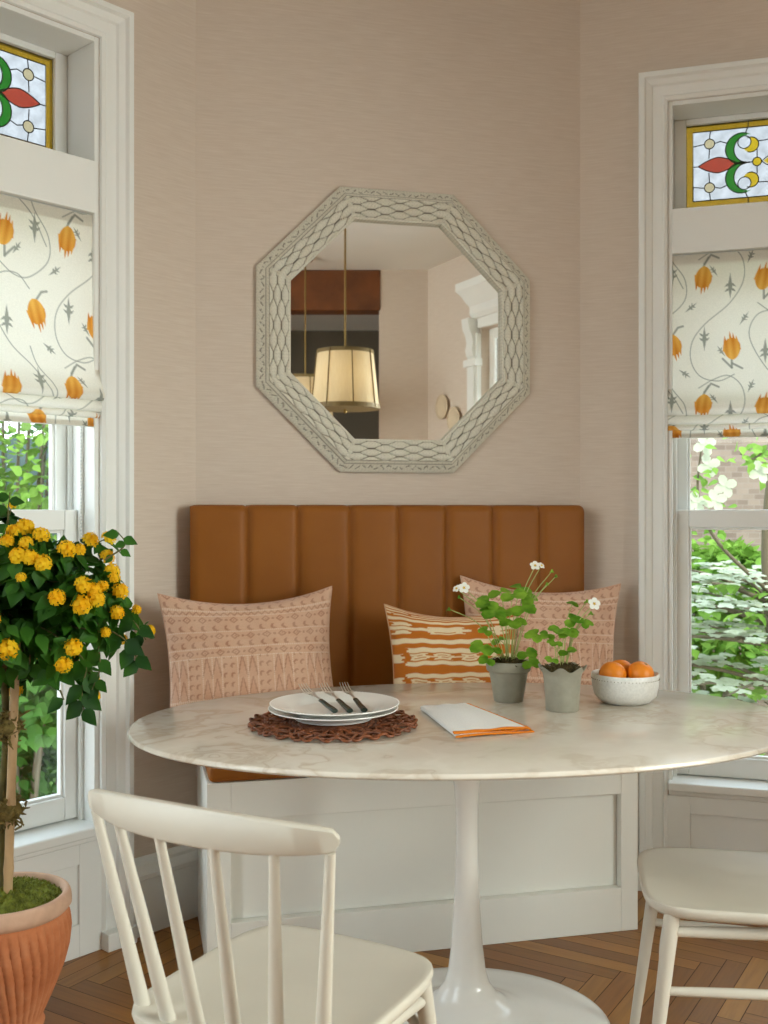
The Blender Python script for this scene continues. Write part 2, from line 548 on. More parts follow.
# ------------------------------------------------------------------ floor: herringbone parquet
def build_floor():
    w, L = 0.056, 0.40
    th = math.radians(13.5 - 45)
    ct, st = math.cos(th), math.sin(th)
    vs, fs, cols, uvs = [], [], [], []
    def inside(x, y):
        return -3.6 < x < 3.0 and -5.2 < y < 3.75
    ox, oy = 0.0, 0.0
    palette = [(154, 102, 40), (140, 91, 33), (164, 114, 47), (128, 81, 29), (150, 102, 43), (136, 87, 34)]
    for m_ in range(-16, 17):
        for k_ in range(-110, 111):
            bx, by = k_ * w + m_ * L, k_ * w - m_ * L
            for (x0, y0, x1, y1, hor) in ((bx, by, bx + L, by + w, True), (bx, by + w, bx + w, by + w + L, False)):
                cx, cy = (x0 + x1) / 2, (y0 + y1) / 2
                wx, wy = ct * cx - st * cy, st * cx + ct * cy
                if not inside(wx, wy):
                    continue
                g = 0.0009
                b = len(vs)
                for (px, py) in ((x0 + g, y0 + g), (x1 - g, y0 + g), (x1 - g, y1 - g), (x0 + g, y1 - g)):
                    vs.append((ct * px - st * py, st * px + ct * py, 0.0))
                fs.append((b, b + 1, b + 2, b + 3))
                c = random.choice(palette); j = random.uniform(0.85, 1.12)
                cols += [tuple(min(1, s2l(q) * j) for q in c) + (1,)] * 4
                u0 = random.uniform(0, 50); v0 = random.uniform(0, 50)
                if hor: uvs += [(u0, v0), (u0 + L, v0), (u0 + L, v0 + w), (u0, v0 + w)]
                else: uvs += [(u0, v0), (u0, v0 + w), (u0 + L, v0 + w), (u0 + L, v0)]
    nf = len(fs)
    b = len(vs)
    vs += [(-4, -6, -0.003), (4, -6, -0.003), (4, 3.72, -0.003), (-4, 3.72, -0.003)]
    fs.append((b, b + 1, b + 2, b + 3)); cols += [(0.02, 0.012, 0.008, 1)] * 4; uvs += [(0, 0)] * 4
    me = bpy.data.meshes.new('floor')
    me.from_pydata(vs, [], fs)
    me.materials.append(M['floor']); me.materials.append(M['sub'])
    me.polygons.foreach_set('material_index', [0] * nf + [1])
    at = me.color_attributes.new('Col', 'FLOAT_COLOR', 'POINT')
    at.data.foreach_set('color', np.asarray(cols, dtype=np.float32).ravel())
    ul = me.uv_layers.new(name='UVMap')
    li = np.empty(len(me.loops), dtype=np.int32); me.loops.foreach_get('vertex_index', li)
    ul.data.foreach_set('uv', np.asarray(uvs, dtype=np.float32)[li].ravel())
    struct(finish('floor', me, smooth=False))
build_floor()

# ------------------------------------------------------------------ windows of the bay
def seg_d(px, py, a, b):
    ax, ay = a; bx, by = b
    dx, dy = bx - ax, by - ay
    t = np.clip(((px - ax) * dx + (py - ay) * dy) / (dx * dx + dy * dy + 1e-12), 0, 1)
    return np.hypot(px - ax - t * dx, py - ay - t * dy)

def poly_d(px, py, pts):
    d = np.full(px.shape, 1e9)
    for a, b in zip(pts[:-1], pts[1:]):
        d = np.minimum(d, seg_d(px, py, a, b))
    return d

def smooth_poly(pts, n=6):
    """Catmull-Rom through the points"""
    P = [np.array(p, float) for p in pts]
    P = [2 * P[0] - P[1]] + P + [2 * P[-1] - P[-2]]
    out = []
    for i in range(1, len(P) - 2):
        for k in range(n):
            t = k / n
            p0, p1, p2, p3 = P[i - 1:i + 3]
            out.append(tuple(0.5 * ((2 * p1) + (-p0 + p2) * t + (2 * p0 - 5 * p1 + 4 * p2 - p3) * t * t + (-p0 + 3 * p1 - 3 * p2 + p3) * t ** 3)))
    out.append(tuple(P[-2]))
    return out

def cov(d, r, aa):
    return np.clip((r - d) / aa + 0.5, 0, 1)

def blend(img, a, c):
    return img * (1 - a[..., None]) + np.array(c[:3])[None, None, :] * a[..., None]

def stained_panel(root, x0, x1, z0, z1, y):
    W, H = x1 - x0, z1 - z0
    nu, nv = 300, 145
    u = np.linspace(0, W, nu)[None, :].repeat(nv, 0)
    v = np.linspace(0, H, nv)[:, None].repeat(nu, 1)
    s = np.minimum(u, W - u)                        # mirrored about the centre
    vv = v * 0.275 / H
    mid = 0.1375
    t = np.abs(vv - mid)                            # mirrored top and bottom
    aa = 0.0025
    img = np.zeros((nv, nu, 3)) + np.array(rgb(232, 236, 238)[:3])
    img = img * (0.92 + 0.08 * np.sin(u * 90 + 3 * np.sin(v * 40)))[..., None]
    amber = rgb(190, 150, 40); red = rgb(178, 74, 56); green = rgb(44, 124, 40); yel = rgb(214, 182, 40); beige = rgb(204, 190, 150)
    bord = np.minimum(s, np.minimum(vv, 0.275 - vv))
    # red pointed leaf
    xx = (s - 0.102) / 0.064
    half = 0.026 * np.clip(1 - np.abs(xx) ** 1.6, 0, 1)
    img = blend(img, cov(t - half, 0, aa) * (np.abs(xx) < 1), red)
    # green crescents
    g = (np.hypot((s - 0.178), (t - 0.048)) < 0.052) & (np.hypot((s - 0.199), (t - 0.046)) > 0.046) & (s < 0.205)
    img = blend(img, g.astype(float), green)
    # yellow commas
    yc = (np.hypot(s - 0.206, t - 0.058) < 0.025) & (np.hypot(s - 0.186, t - 0.068) > 0.021)
    img = blend(img, yc.astype(float), yel)
    img = blend(img, cov(np.hypot(s - 0.226, t), 0.014, aa), yel)
    xx = (s - W / 2) / (W / 2 - 0.245)
    half = 0.03 * np.clip(1 - np.abs(xx) ** 1.4, 0, 1)
    img = blend(img, cov(t - half, 0, aa) * (np.abs(xx) < 1), yel)
    img = blend(img, cov(np.hypot(s - 0.075, t - 0.073), 0.0165, aa), beige)
    img = blend(img, (bord < 0.022).astype(float), amber)
    spk = 0.75 + 0.25 * np.sin(u * 700 + 5 * np.sin(v * 500)) * np.sin(v * 640 + 4 * np.sin(u * 410))
    img = np.where((bord < 0.022)[..., None], img * spk[..., None], img)
    pos = np.stack([x0 + u, np.full_like(u, y), z0 + v], -1)
    np_grid_obj('stained_glass', pos, img, M['stained'], root)
    m = MB()
    def line(pts, r=0.0017):
        m.tube([(x0 + p[0], y, z0 + (p[1]) * H / 0.275) for p in pts], r, 6)
    def sym(pts):
        for fx in (0, 1):
            for fz in (0, 1):
                line([((W - p[0]) if fx else p[0], mid + (p[1] if fz else -p[1])) for p in pts])
    def arc(cx, ct, r, a0, a1, n=14):
        return [(cx + r * math.cos(a0 + (a1 - a0) * i / n), ct + r * math.sin(a0 + (a1 - a0) * i / n)) for i in range(n + 1)]
    b = 0.022
    for q in (0.0, b):
        line([(q, q), (W - q, q), (W - q, 0.275 - q), (q, 0.275 - q), (q, q)], 0.0019)
    for q in (0.33, 0.67):
        line([(W * q, 0), (W * q, b)]); line([(W * q, 0.275 - b), (W * q, 0.275)])
    sym(arc(0.075, 0.073, 0.0165, 0, 2 * PI))
    sym([(0.075, 0.09), (0.075, 0.0), ][::-1] if False else [(0.075, 0.0565), (0.073, 0.024)])
    sym([(0.075, 0.0895), (0.078, 0.1155)])
    sym([(0.0585, 0.073), (b, 0.068)])
    sym([(0.0915, 0.073), (0.11, 0.078), (0.13, 0.07)])
    sym([(0.038 + 0.128 * i / 10, 0.026 * (1 - abs(i / 5 - 1) ** 1.6)) for i in range(11)])
    sym([(b, 0.0), (0.038, 0.0)])
    sym(arc(0.178, 0.048, 0.052, 1.25, 5.2))
    sym(arc(0.199, 0.046, 0.046, 1.9, 4.6))
    sym(arc(0.206, 0.058, 0.025, -2.0, 2.05))
    sym(arc(0.186, 0.068, 0.021, 0, 2 * PI))
    sym(arc(0.226, 0.0, 0.014, 0, PI))
    sym([(0.19, 0.1), (0.196, 0.1155)])
    sym([(0.166, 0.0), (0.212, 0.0)])
    sym([(0.24, 0.0), (0.255, 0.012), (W / 2, 0.03)])
    sym([(0.226, 0.014), (0.226, 0.04)])
    sym(smooth_poly([(0.229, 0.068), (0.26, 0.07), (W / 2, 0.085)]))
    m.build('lead_came', M['lead'], root, angle=60)

CASING = [(0.0, 0.0), (0.0, 0.012), (0.01, 0.018), (0.016, 0.014), (0.046, 0.014), (0.05, 0.022), (0.058, 0.027), (0.066, 0.03), (0.071, 0.043), (0.086, 0.043), (0.09, 0.037), (0.09, 0.0)]

def casing(root, x0, x1, zb, z1, name='casing'):
    m = MB()
    n = len(CASING)
    vs = []
    for (u, p) in CASING:
        vs += [(x0 - u, -p, zb), (x0 - u, -p, z1 + u), (x1 + u, -p, z1 + u), (x1 + u, -p, zb)]
    fs = []
    for i in range(n - 1):
        for s in range(3):
            fs.append((i * 4 + s, i * 4 + s + 1, (i + 1) * 4 + s + 1, (i + 1) * 4 + s))
    fs.append(tuple(i * 4 for i in range(n)))
    fs.append(tuple(i * 4 + 3 for i in range(n))[::-1])
    m.add(vs, fs)
    m.build(name, M['trim'], root, angle=25)

def sash(root, name, x0, x1, z0, z1, y0, y1, stile, top, bot):
    m = MB()
    m.box(x0, x0 + stile, y0, y1, z0, z1)
    m.box(x1 - stile, x1, y0, y1, z0, z1)
    m.box(x0 + stile, x1 - stile, y0, y1, z1 - top, z1)
    m.box(x0 + stile, x1 - stile, y0, y1, z0, z0 + bot)
    o = m.build(name, M['trim'], root, bevel=0.004)
    # glazing bead
    g = MB()
    a = 0.008
    ym = (y0 + y1) / 2
    xa, xb, za, zb = x0 + stile, x1 - stile, z0 + bot, z1 - top
    for (bx0, bx1, bz0, bz1) in ((xa, xa + a, za, zb), (xb - a, xb, za, zb), (xa + a, xb - a, za, za + a), (xa + a, xb - a, zb - a, zb)):
        g.box(bx0, bx1, ym - 0.01, ym + 0.01, bz0, bz1)
    g.build('glazing_bead', M['trim'], o, bevel=0.002)
    p = MB(); p.box(xa, xb, ym - 0.002, ym + 0.002, za, zb)
    p.build('pane', M['glass'], o, smooth=False)
    return o

def bay_window(name, fr, x0, x1):
    root = empty(name, (fr[0][0], fr[0][1], 0), fr[1])
    struct(root)
    T = 0.19
    casing(root, x0, x1, 0.0, OZ1)
    # jamb liner with stepped stops
    m = MB()
    j = 0.015
    TJ = 0.18
    m.box(x0, x0 + j, 0.001, TJ, OZ0, OZ1)
    m.box(x1 - j, x1, 0.001, TJ, OZ0, OZ1)
    m.box(x0 + j, x1 - j, 0.001, TJ, OZ1 - j, OZ1)
    for (xa, xb) in ((x0 + j, x0 + j + 0.012), (x1 - j - 0.012, x1 - j)):
        m.box(xa, xb, 0.055, 0.07, OZ0, 2.07)
        m.box(xa, xb, 0.113, 0.125, OZ0, 2.07)
    m.build('jamb', M['trim'], root, bevel=0.002)
    m2 = MB()
    for (xa, xb) in ((x0 + 0.001, x0 + j + 0.001), (x1 - j - 0.001, x1 - 0.001)):
        m2.box(xa, xb, 0.1255, T + 0.01, OZ0, 2.068)
    m2.build('outer_stop', M['outer_paint'], root, bevel=0.001)
    # transom rail with a raised middle block
    m = MB()
    zt0, zt1 = 2.068, 2.214
    m.box(x0 + j, x1 - j, -0.004, T - 0.02, zt0, zt1)
    xc = (x0 + x1) / 2
    m.box(xc - 0.045, xc + 0.045, -0.012, 0, zt0, zt1)
    for q in (-0.035, -0.02, -0.005, 0.01, 0.025):
        m.box(xc + q, xc + q + 0.009, -0.017, -0.01, zt0 + 0.004, zt1 - 0.004)
    m.build('transom_rail', M['trim'], root, bevel=0.002)
    # stained glass light above
    m = MB()
    sx0, sx1, sz0, sz1 = x0 + j, x1 - j, zt1, OZ1 - j
    st, tp, bt = 0.04, 0.02, 0.04
    ys = 0.14
    m.box(sx0, sx0 + st, ys, ys + 0.035, sz0, sz1)
    m.box(sx1 - st, sx1, ys, ys + 0.035, sz0, sz1)
    m.box(sx0 + st, sx1 - st, ys, ys + 0.035, sz1 - tp, sz1)
    m.box(sx0 + st, sx1 - st, ys, ys + 0.035, sz0, sz0 + bt)
    tr = m.build('transom_sash', M['trim'], root, bevel=0.004)
    stained_panel(tr, sx0 + st, sx1 - st, sz0 + bt, sz1 - tp, ys + 0.016)
    # double-hung sashes
    zs = 1.178
    sash(root, 'upper_sash', x0 + j, x1 - j, zs, 2.068, 0.127, 0.165, 0.045, 0.05, 0.042)
    sash(root, 'lower_sash', x0 + j, x1 - j, OZ0 + 0.03, zs + 0.058, 0.072, 0.112, 0.05, 0.058, 0.065)
    # stool and panelled apron
    m = MB()
    m.box(x0 + 0.001, x1 - 0.001, -0.035, T + 0.03, OZ0 - 0.002, OZ0 + 0.026)
    m.box(x0 + 0.004, x1 - 0.004, -0.018, 0, OZ0 - 0.02, OZ0 - 0.002)
    m.build('sill', M['trim'], root, bevel=0.006, seg=3)
    m = MB()
    zt, zb, e = OZ0 - 0.02, 0.0, 0.07
    m.box(x0, x0 + e, -0.012, 0, zb, zt)
    m.box(x1 - e, x1, -0.012, 0, zb, zt)
    m.box(x0 + e, x1 - e, -0.012, 0, zt - 0.055, zt)
    m.box(x0 + e, x1 - e, -0.012, 0, zb, zb + 0.09)
    m.box(x0 + e, x1 - e, -0.003, 0, zb + 0.09, zt - 0.055)
    m.build('apron_panel', M['trim'], root, bevel=0.002)
    # plinths
    m = MB()
    m.box(x0 - 0.094, x0 + 0.002, -0.049, 0, 0, 0.05)
    m.box(x1 - 0.002, x1 + 0.094, -0.049, 0, 0, 0.05)
    m.build('plinth', M['trim'], root, bevel=0.003)
    return root

bay_window('window_1', LEFT, LX0, LX1)
bay_window('window_2', RIGHT, RX0, RX1)

# baseboards
def baseboard(name, fr, x0, x1):
    m = MB()
    prof = [(0, 0), (-0.02, 0), (-0.02, 0.16), (-0.028, 0.165), (-0.03, 0.178), (-0.024, 0.19), (-0.016, 0.2), (-0.016, 0.21), (-0.008, 0.222), (0, 0.224)]
    n = len(prof)
    vs = [(x0, y, z) for y, z in prof] + [(x1, y, z) for y, z in prof]
    fs = [(i, n + i, n + i + 1, i + 1) for i in range(n - 1)] + [tuple(range(n)), tuple(range(n, 2 * n))[::-1]]
    m.add(vs, fs)
    struct(m.build(name, M['trim'], None, (fr[0][0], fr[0][1], 0), fr[1], angle=25))
baseboard('baseboard_left', LEFT, LX1 + 0.096, 0.0)
baseboard('baseboard_right', RIGHT, 0.0, RX0 - 0.096)

# ------------------------------------------------------------------ third window on the side wall (seen in the mirror)
def side_window():
    a = math.atan2(d.y, d.x)
    root = empty('window_3', (pR[0], pR[1], 0), a); struct(root)
    x0, x1 = W3a, W3b
    m = MB()
    for (xa, xb) in ((x0 - 0.13, x0), (x1, x1 + 0.13)):
        m.box(xa, xb, -0.035, 0, 0, 2.42)
        m.box(xa + 0.02, xb - 0.02, -0.05, -0.035, 0.2, 2.2)
        m.box(xa - 0.015, xb + 0.015, -0.06, 0, 2.2, 2.25)
        # scrolled bracket under the crown
        cxm = (xa + xb) / 2
        br = [(-0.03, 2.25), (-0.055, 2.27), (-0.065, 2.31), (-0.055, 2.36), (-0.065, 2.41), (-0.085, 2.45), (-0.095, 2.52), (0.0, 2.52), (0.0, 2.25)]
        n = len(br)
        m.add([(cxm - 0.045, y, z) for y, z in br] + [(cxm + 0.045, y, z) for y, z in br],
              [tuple(range(n)), tuple(range(n, 2 * n))[::-1]] + [(i, i + n, (i + 1) % n + n, (i + 1) % n) for i in range(n)])
    m.box(x0, x1, -0.03, 0, W3Z1, 2.52)
    m.build('casing', M['trim'], root, bevel=0.004)
    m = MB()
    xa, xb = x0 - 0.21, x1 + 0.21
    prof = [(0.0, 2.5), (-0.04, 2.52), (-0.055, 2.55), (-0.055, 2.6), (-0.075, 2.63), (-0.1, 2.68), (-0.125, 2.71), (-0.125, 2.76), (0, 2.76)]
    n = len(prof)
    vs = []
    for yy, zz in prof:
        vs.append((xa + 0.2 + yy, yy, zz))
    for yy, zz in prof:
        vs.append((xb - 0.2 - yy, yy, zz))
    m.add(vs, [(i, i + 1, n + i + 1, n + i) for i in range(n - 1)] + [tuple(range(n))[::-1], tuple(range(n, 2 * n))])
    m.build('crown', M['trim'], root, angle=25)
    sash(root, 'upper_sash', x0, x1, 1.35, W3Z1, 0.06, 0.09, 0.05, 0.06, 0.04)
    sash(root, 'lower_sash', x0, x1, W3Z0, 1.4, 0.02, 0.05, 0.05, 0.05, 0.07)
side_window()
def added_left_window():  # unseen window, added so the fill lamp has an opening
    a = math.atan2(dl.y, dl.x)
    root = empty('added_window_4', (cL[0], cL[1], 0), a); struct(root)
    n = 3
    w = (W4b - W4a) / n
    for i in range(n):
        sash(root, 'added_sash', W4a + i * w, W4a + (i + 1) * w, 0.35, 2.6, 0.05, 0.1, 0.06, 0.07, 0.09)
added_left_window()

# ------------------------------------------------------------------ roman blinds
def fabric_pattern(u, v):
    """u across, v down, metres; printed vine of orange buds"""
    sc = 0.000795                                   # metres per drawing unit
    cw, ch = 464 * sc, 525 * sc
    aa = 0.0022
    img = np.zeros(u.shape + (3,)) + np.array(rgb(236, 232, 220)[:3])
    grey = rgb(140, 142, 132); o1 = rgb(232, 176, 84); o2 = rgb(206, 128, 44)
    def bud(img, px, py, up, tilt):
        ca, sa = math.cos(tilt), math.sin(tilt)
        x = (px * ca + py * sa); y = (-px * sa + py * ca)
        if up: y = -y
        # body from y=-48 (stem) to +30, then pointed teeth to +62
        w = 32 * np.sqrt(np.clip(1 - ((y + 6) / 44) ** 2, 0, 1)) * np.clip(1.05 + y * 0.004, 0.8, 1.1)
        body = cov(np.abs(x) - w, 0, 3.0) * (np.abs(y + 6) < 44)
        tooth = np.zeros_like(x)
        for tx, hl in ((-25, 50), (-13, 40), (-2, 66), (11, 58), (23, 46)):
            ww = 11.0 * np.clip((hl - y) / (hl + 14), 0, 1) ** 0.8
            tooth = np.maximum(tooth, cov(np.abs(x - tx * (1 - 0.002 * y)) - ww, 0, 2.5) * (y > -14) * (y < hl))
        a = np.maximum(body, tooth)
        mixv = np.clip(0.5 + 0.5 * np.sin(x * 0.22) * 0.5 + y * 0.008, 0, 1)
        colr = np.array(o1[:3])[None, None] * (1 - mixv[..., None]) + np.array(o2[:3])[None, None] * mixv[..., None]
        return img * (1 - a[..., None]) + colr * a[..., None]
    def leaf(img, px, py, ang, size=1.0):
        ca, sa = math.cos(ang), math.sin(ang)
        x = (px * ca + py * sa) / size; y = (-px * sa + py * ca) / size
        a = cov(np.abs(x) - 9 * np.clip(1 - np.abs((y) / 52), 0, 1), 0, 2.5) * (np.abs(y) < 52)
        for sgn in (-1, 1):
            for y0 in (-8, 12):
                xx = sgn * x; yy = y - y0
                q = (xx * 0.8 - yy * 0.6); r = (xx * 0.6 + yy * 0.8)
                a = np.maximum(a, cov(np.abs(r) - 5 * np.clip(1 - np.abs(q - 13) / 15, 0, 1), 0, 2.0) * (np.abs(q - 13) < 15))
        return blend(img, a * 0.9, grey)
    def line(img, px, py, pts, w=1.9):
        dd = poly_d(px, py, pts)
        return blend(img, cov(dd, w, 2.4) * 0.85, grey)
    vines = [
        smooth_poly([(-18, -78), (40, -112), (100, -125), (150, -75), (155, 15), (102, 105), (7, 185), (-43, 255), (-48, 335), (-10, 400), (60, 420), (120, 395)]),
        smooth_poly([(-145, -140), (-123, -80), (-72, 0), (-73, 85), (-143, 150), (-200, 150), (-255, 110)]),
        smooth_poly([(320, 190), (274, 145), (205, 160), (177, 245), (242, 375), (330, 460), (385, 560)]),
    ]
    sprigs = [[(0, -48), (20, -85)], [(4, -60), (30, -95), (60, -80)], [(232, 60), (232, 95)], [(235, 90), (265, 60)], [(-118, 222), (-100, 195), (-80, 190)], [(110, 335), (110, 368)], [(110, 368), (75, 330)], [(112, 350), (150, 372)]]
    leaves = [(-123, -20, 0, 1), (104, 35, PI, 1), (4, 245, 0, 0.95), (237, 305, PI, 1), (-48, 115, 0.9, 0.6), (157, 170, 0.6, 0.6), (-73, 385, 2.2, 0.6), (182, 445, 0.4, 0.6), (45, -60, 0.0, 0.01), (40, -30, -0.6, 0.55), (70, 300, -0.6, 0.55), (275, 60, 0.6, 0.55)]
    X = u / sc; Y = v / sc
    for i in range(-2, 3):
        for jj in range(-2, 4):
            ox, oy = i * 464, jj * 525
            px, py = X - ox, Y - oy
            if px.max() < -300 or px.min() > 500 or py.max() < -200 or py.min() > 650:
                continue
            m = (px > -330) & (px < 480) & (py > -220) & (py < 660)
            if not m.any():
                continue
            rows = np.where(m.any(1))[0]; cols = np.where(m.any(0))[0]
            r0, r1, c0, c1 = rows[0], rows[-1] + 1, cols[0], cols[-1] + 1
            S = (slice(r0, r1), slice(c0, c1))
            p, q = px[S], py[S]
            sub = img[S]
            for vn in vines: sub = line(sub, p, q, vn)
            for sp in sprigs: sub = line(sub, p, q, sp, 4.0)
            for (lx, ly, la, ls) in leaves:
                if ls > 0.1: sub = leaf(sub, p - lx, q - ly, la, ls)
            for (bx, by, up, tl_) in ((0, 0, False, 0.12), (232, 10, True, 0.2), (-118, 270, False, -0.25), (110, 285, True, -0.1)):
                sub = bud(sub, p - bx, q - by, up, tl_)
            img[S] = sub
    return img

def roman_blind(name, fr, x0, x1, u_off, v_off, label):
    root = empty(name, (fr[0][0], fr[0][1], 0), fr[1], label, 'blind', 'floral roman blinds of the bay')
    # profile in (y, z) from the top down; folds stacked at the hem
    zt = 2.064
    pr = smooth_poly([(0.012, zt), (0.012, 1.95), (0.008, 1.75), (0.0, 1.63), (-0.022, 1.575), (-0.03, 1.555), (-0.02, 1.54), (-0.002, 1.55), (0.004, 1.565),
                      (0.0, 1.55), (-0.014, 1.532), (-0.016, 1.518), (-0.004, 1.511), (0.006, 1.522), (0.004, 1.515), (-0.008, 1.506), (-0.008, 1.497), (0.004, 1.493), (0.01, 1.5), (0.006, 1.488), (0.004, 1.47)], 8)
    P = np.array(pr)
    L = np.concatenate([[0], np.cumsum(np.hypot(*np.diff(P, axis=0).T))])
    nv = int(L[-1] / 0.0024); nu = int((x1 - x0) / 0.0024)
    ss = np.linspace(0, L[-1], nv)
    yy = np.interp(ss, L, P[:, 0]); zz = np.interp(ss, L, P[:, 1])
    xs = np.linspace(x0, x1, nu)
    U, V = np.meshgrid(xs - x0, ss)
    pos = np.stack([np.meshgrid(xs, ss)[0], yy[:, None] + 0.0015 * np.sin(U * 9 + 1.0) * np.clip(V / 0.3, 0, 1), np.repeat(zz[:, None], nu, 1)], -1)
    # slight sag of the horizontal battens
    img = fabric_pattern(U + u_off, V + v_off)
    np_grid_obj('fabric', pos, img, M['blind'], root, flip=False)
    m = MB(); m.box(x0 + 0.004, x1 - 0.004, 0.014, 0.03, 2.03, 2.066); m.build('headrail', M['trim'], root, bevel=0.002)
    m = MB(); m.box(x0 + 0.004, x1 - 0.004, 0.008, 0.016, 1.468, 1.486); m.build('hem_bar', M['trim'], root, bevel=0.002)
    return root

g = 0.016
bl = roman_blind('roman_blind', LEFT, LX0 + g, LX1 - 0.001, 0.138, -0.085, 'floral printed roman blind in the window behind the yellow flowered plant')
br = roman_blind('roman_blind', RIGHT, RX0 + 0.001, RX1 - 0.012, -0.110, -0.080, 'floral printed roman blind in the window beside the bowl of oranges')
# bead chain of the left blind
m = MB()
for i in range(92):
    z = 2.03 - i * 0.0098
    m.lathe([(0.0, -0.0028), (0.0022, -0.0018), (0.0028, 0), (0.0022, 0.0018), (0.0, 0.0028)], 6, c=(LX1 - 0.03, 0.045, z))
m.build('bead_chain', M['chain'], bl, angle=80)

# ------------------------------------------------------------------ banquette bench
bench = empty('banquette_bench', (BACK[0][0], BACK[0][1], 0), BACK[1], 'white panelled banquette bench with tan channel-tufted leather backrest under the mirror', 'bench')
fy = -0.425
m = MB()
bx0, bx1, bz = 0.004, 1.258, 0.505
pt = 0.02
e0, e1 = 0.068, 1.204
m.box(bx0, bx1, fy + 0.03, -0.003, 0.0, bz)
m.box(bx0, e0, fy, fy + 0.03, 0.0, bz)
m.box(e1, bx1, fy, fy + 0.03, 0.0, bz)
m.box(e0, e1, fy, fy + 0.03, 0.403, bz)
m.box(e0, e1, fy, fy + 0.03, 0.0, 0.128)
m.build('base_cabinet', M['bench_paint'], bench, bevel=0.002)
m = MB(); m.box(e0 + 0.001, e1 - 0.001, fy + 0.026, fy + 0.034, 0.129, 0.402)
m.build('recessed_panel', M['bench_paint'], bench, bevel=0.001)
m = MB(); m.box(bx0 + 0.004, bx1 - 0.004, fy - 0.006, -0.105, bz + 0.001, bz + 0.05)
m.build('seat_cushion', M['leather'], bench, bevel=0.016, seg=4)
# backrest with vertical channels
def backrest():
    seams = [-0.022, 0.148, 0.302, 0.4634, 0.618, 0.7706, 0.926, 1.085, 1.24]
    z0, z1 = bz + 0.002, 1.25
    xs = []
    for a, b in zip(seams[:-1], seams[1:]):
        for k in range(14):
            xs.append((a + (b - a) * k / 14, k / 14))
    xs.append((seams[-1], 1.0))
    hs = []
    for (x, t) in xs:
        q = abs(2 * t - 1)
        prof = (1 - q ** 7) ** 0.5
        hs.append(prof)
    zs = [(z0 + (z1 - z0) * j / 30) for j in range(31)]
    # round the top edge: extra rows
    rows = [(z, 0.0, 1.0) for z in zs[:-1]]
    R = 0.022
    for k in range(0, 7):
        a = k / 6 * PI / 2
        rows.append((z1 - R + R * math.sin(a), R * (1 - math.cos(a)), 1 - 0.4 * k / 6))
    base, puff = 0.088, 0.014
    vs = []; nx = len(xs)
    for (z, back, pk) in rows:
        for (x, t), h in zip(xs, hs):
            top = 0.005 * h if back > 0 else 0
            vs.append((x, -(base + puff * h * pk - back), z + top - (0.004 if back > 0 else 0)))
    for (x, t), h in zip(xs, hs):
        vs.append((min(max(x, 0.012), 1.236), -0.004, z1 + 0.005 * h - 0.004))
    nr = len(rows) + 1
    fs = []
    for j in range(nr - 1):
        for i in range(nx - 1):
            fs.append((j * nx + i, j * nx + i + 1, (j + 1) * nx + i + 1, (j + 1) * nx + i))
    mm = MB(); mm.add(vs, fs)
    b = len(mm.v)
    for xx, edge in ((seams[0], 0), (seams[-1], nx - 1)):
        loop = [j * nx + edge for j in range(nr)]
        mm.v.append((min(max(xx, 0.012), 1.236), -0.004, z0)); k_ = len(mm.v) - 1
        f_ = tuple(loop + [k_])
        mm.f.append(f_ if edge else f_[::-1]); mm.mi.append(0)
    o = mm.build('backrest', M['leather'], bench, angle=75)
    # seam welt lines
    s = MB()
    for x in seams[1:-1]:
        s.tube([(x, -base - 0.0015, z0 + 0.01), (x, -base - 0.0015, z1 - 0.03), (x, -base + 0.004, z1 - 0.008), (x, -base + 0.02, z1 - 0.002)], 0.0022, 6)
    s.build('channel_seam', M['leather'], o)
backrest()

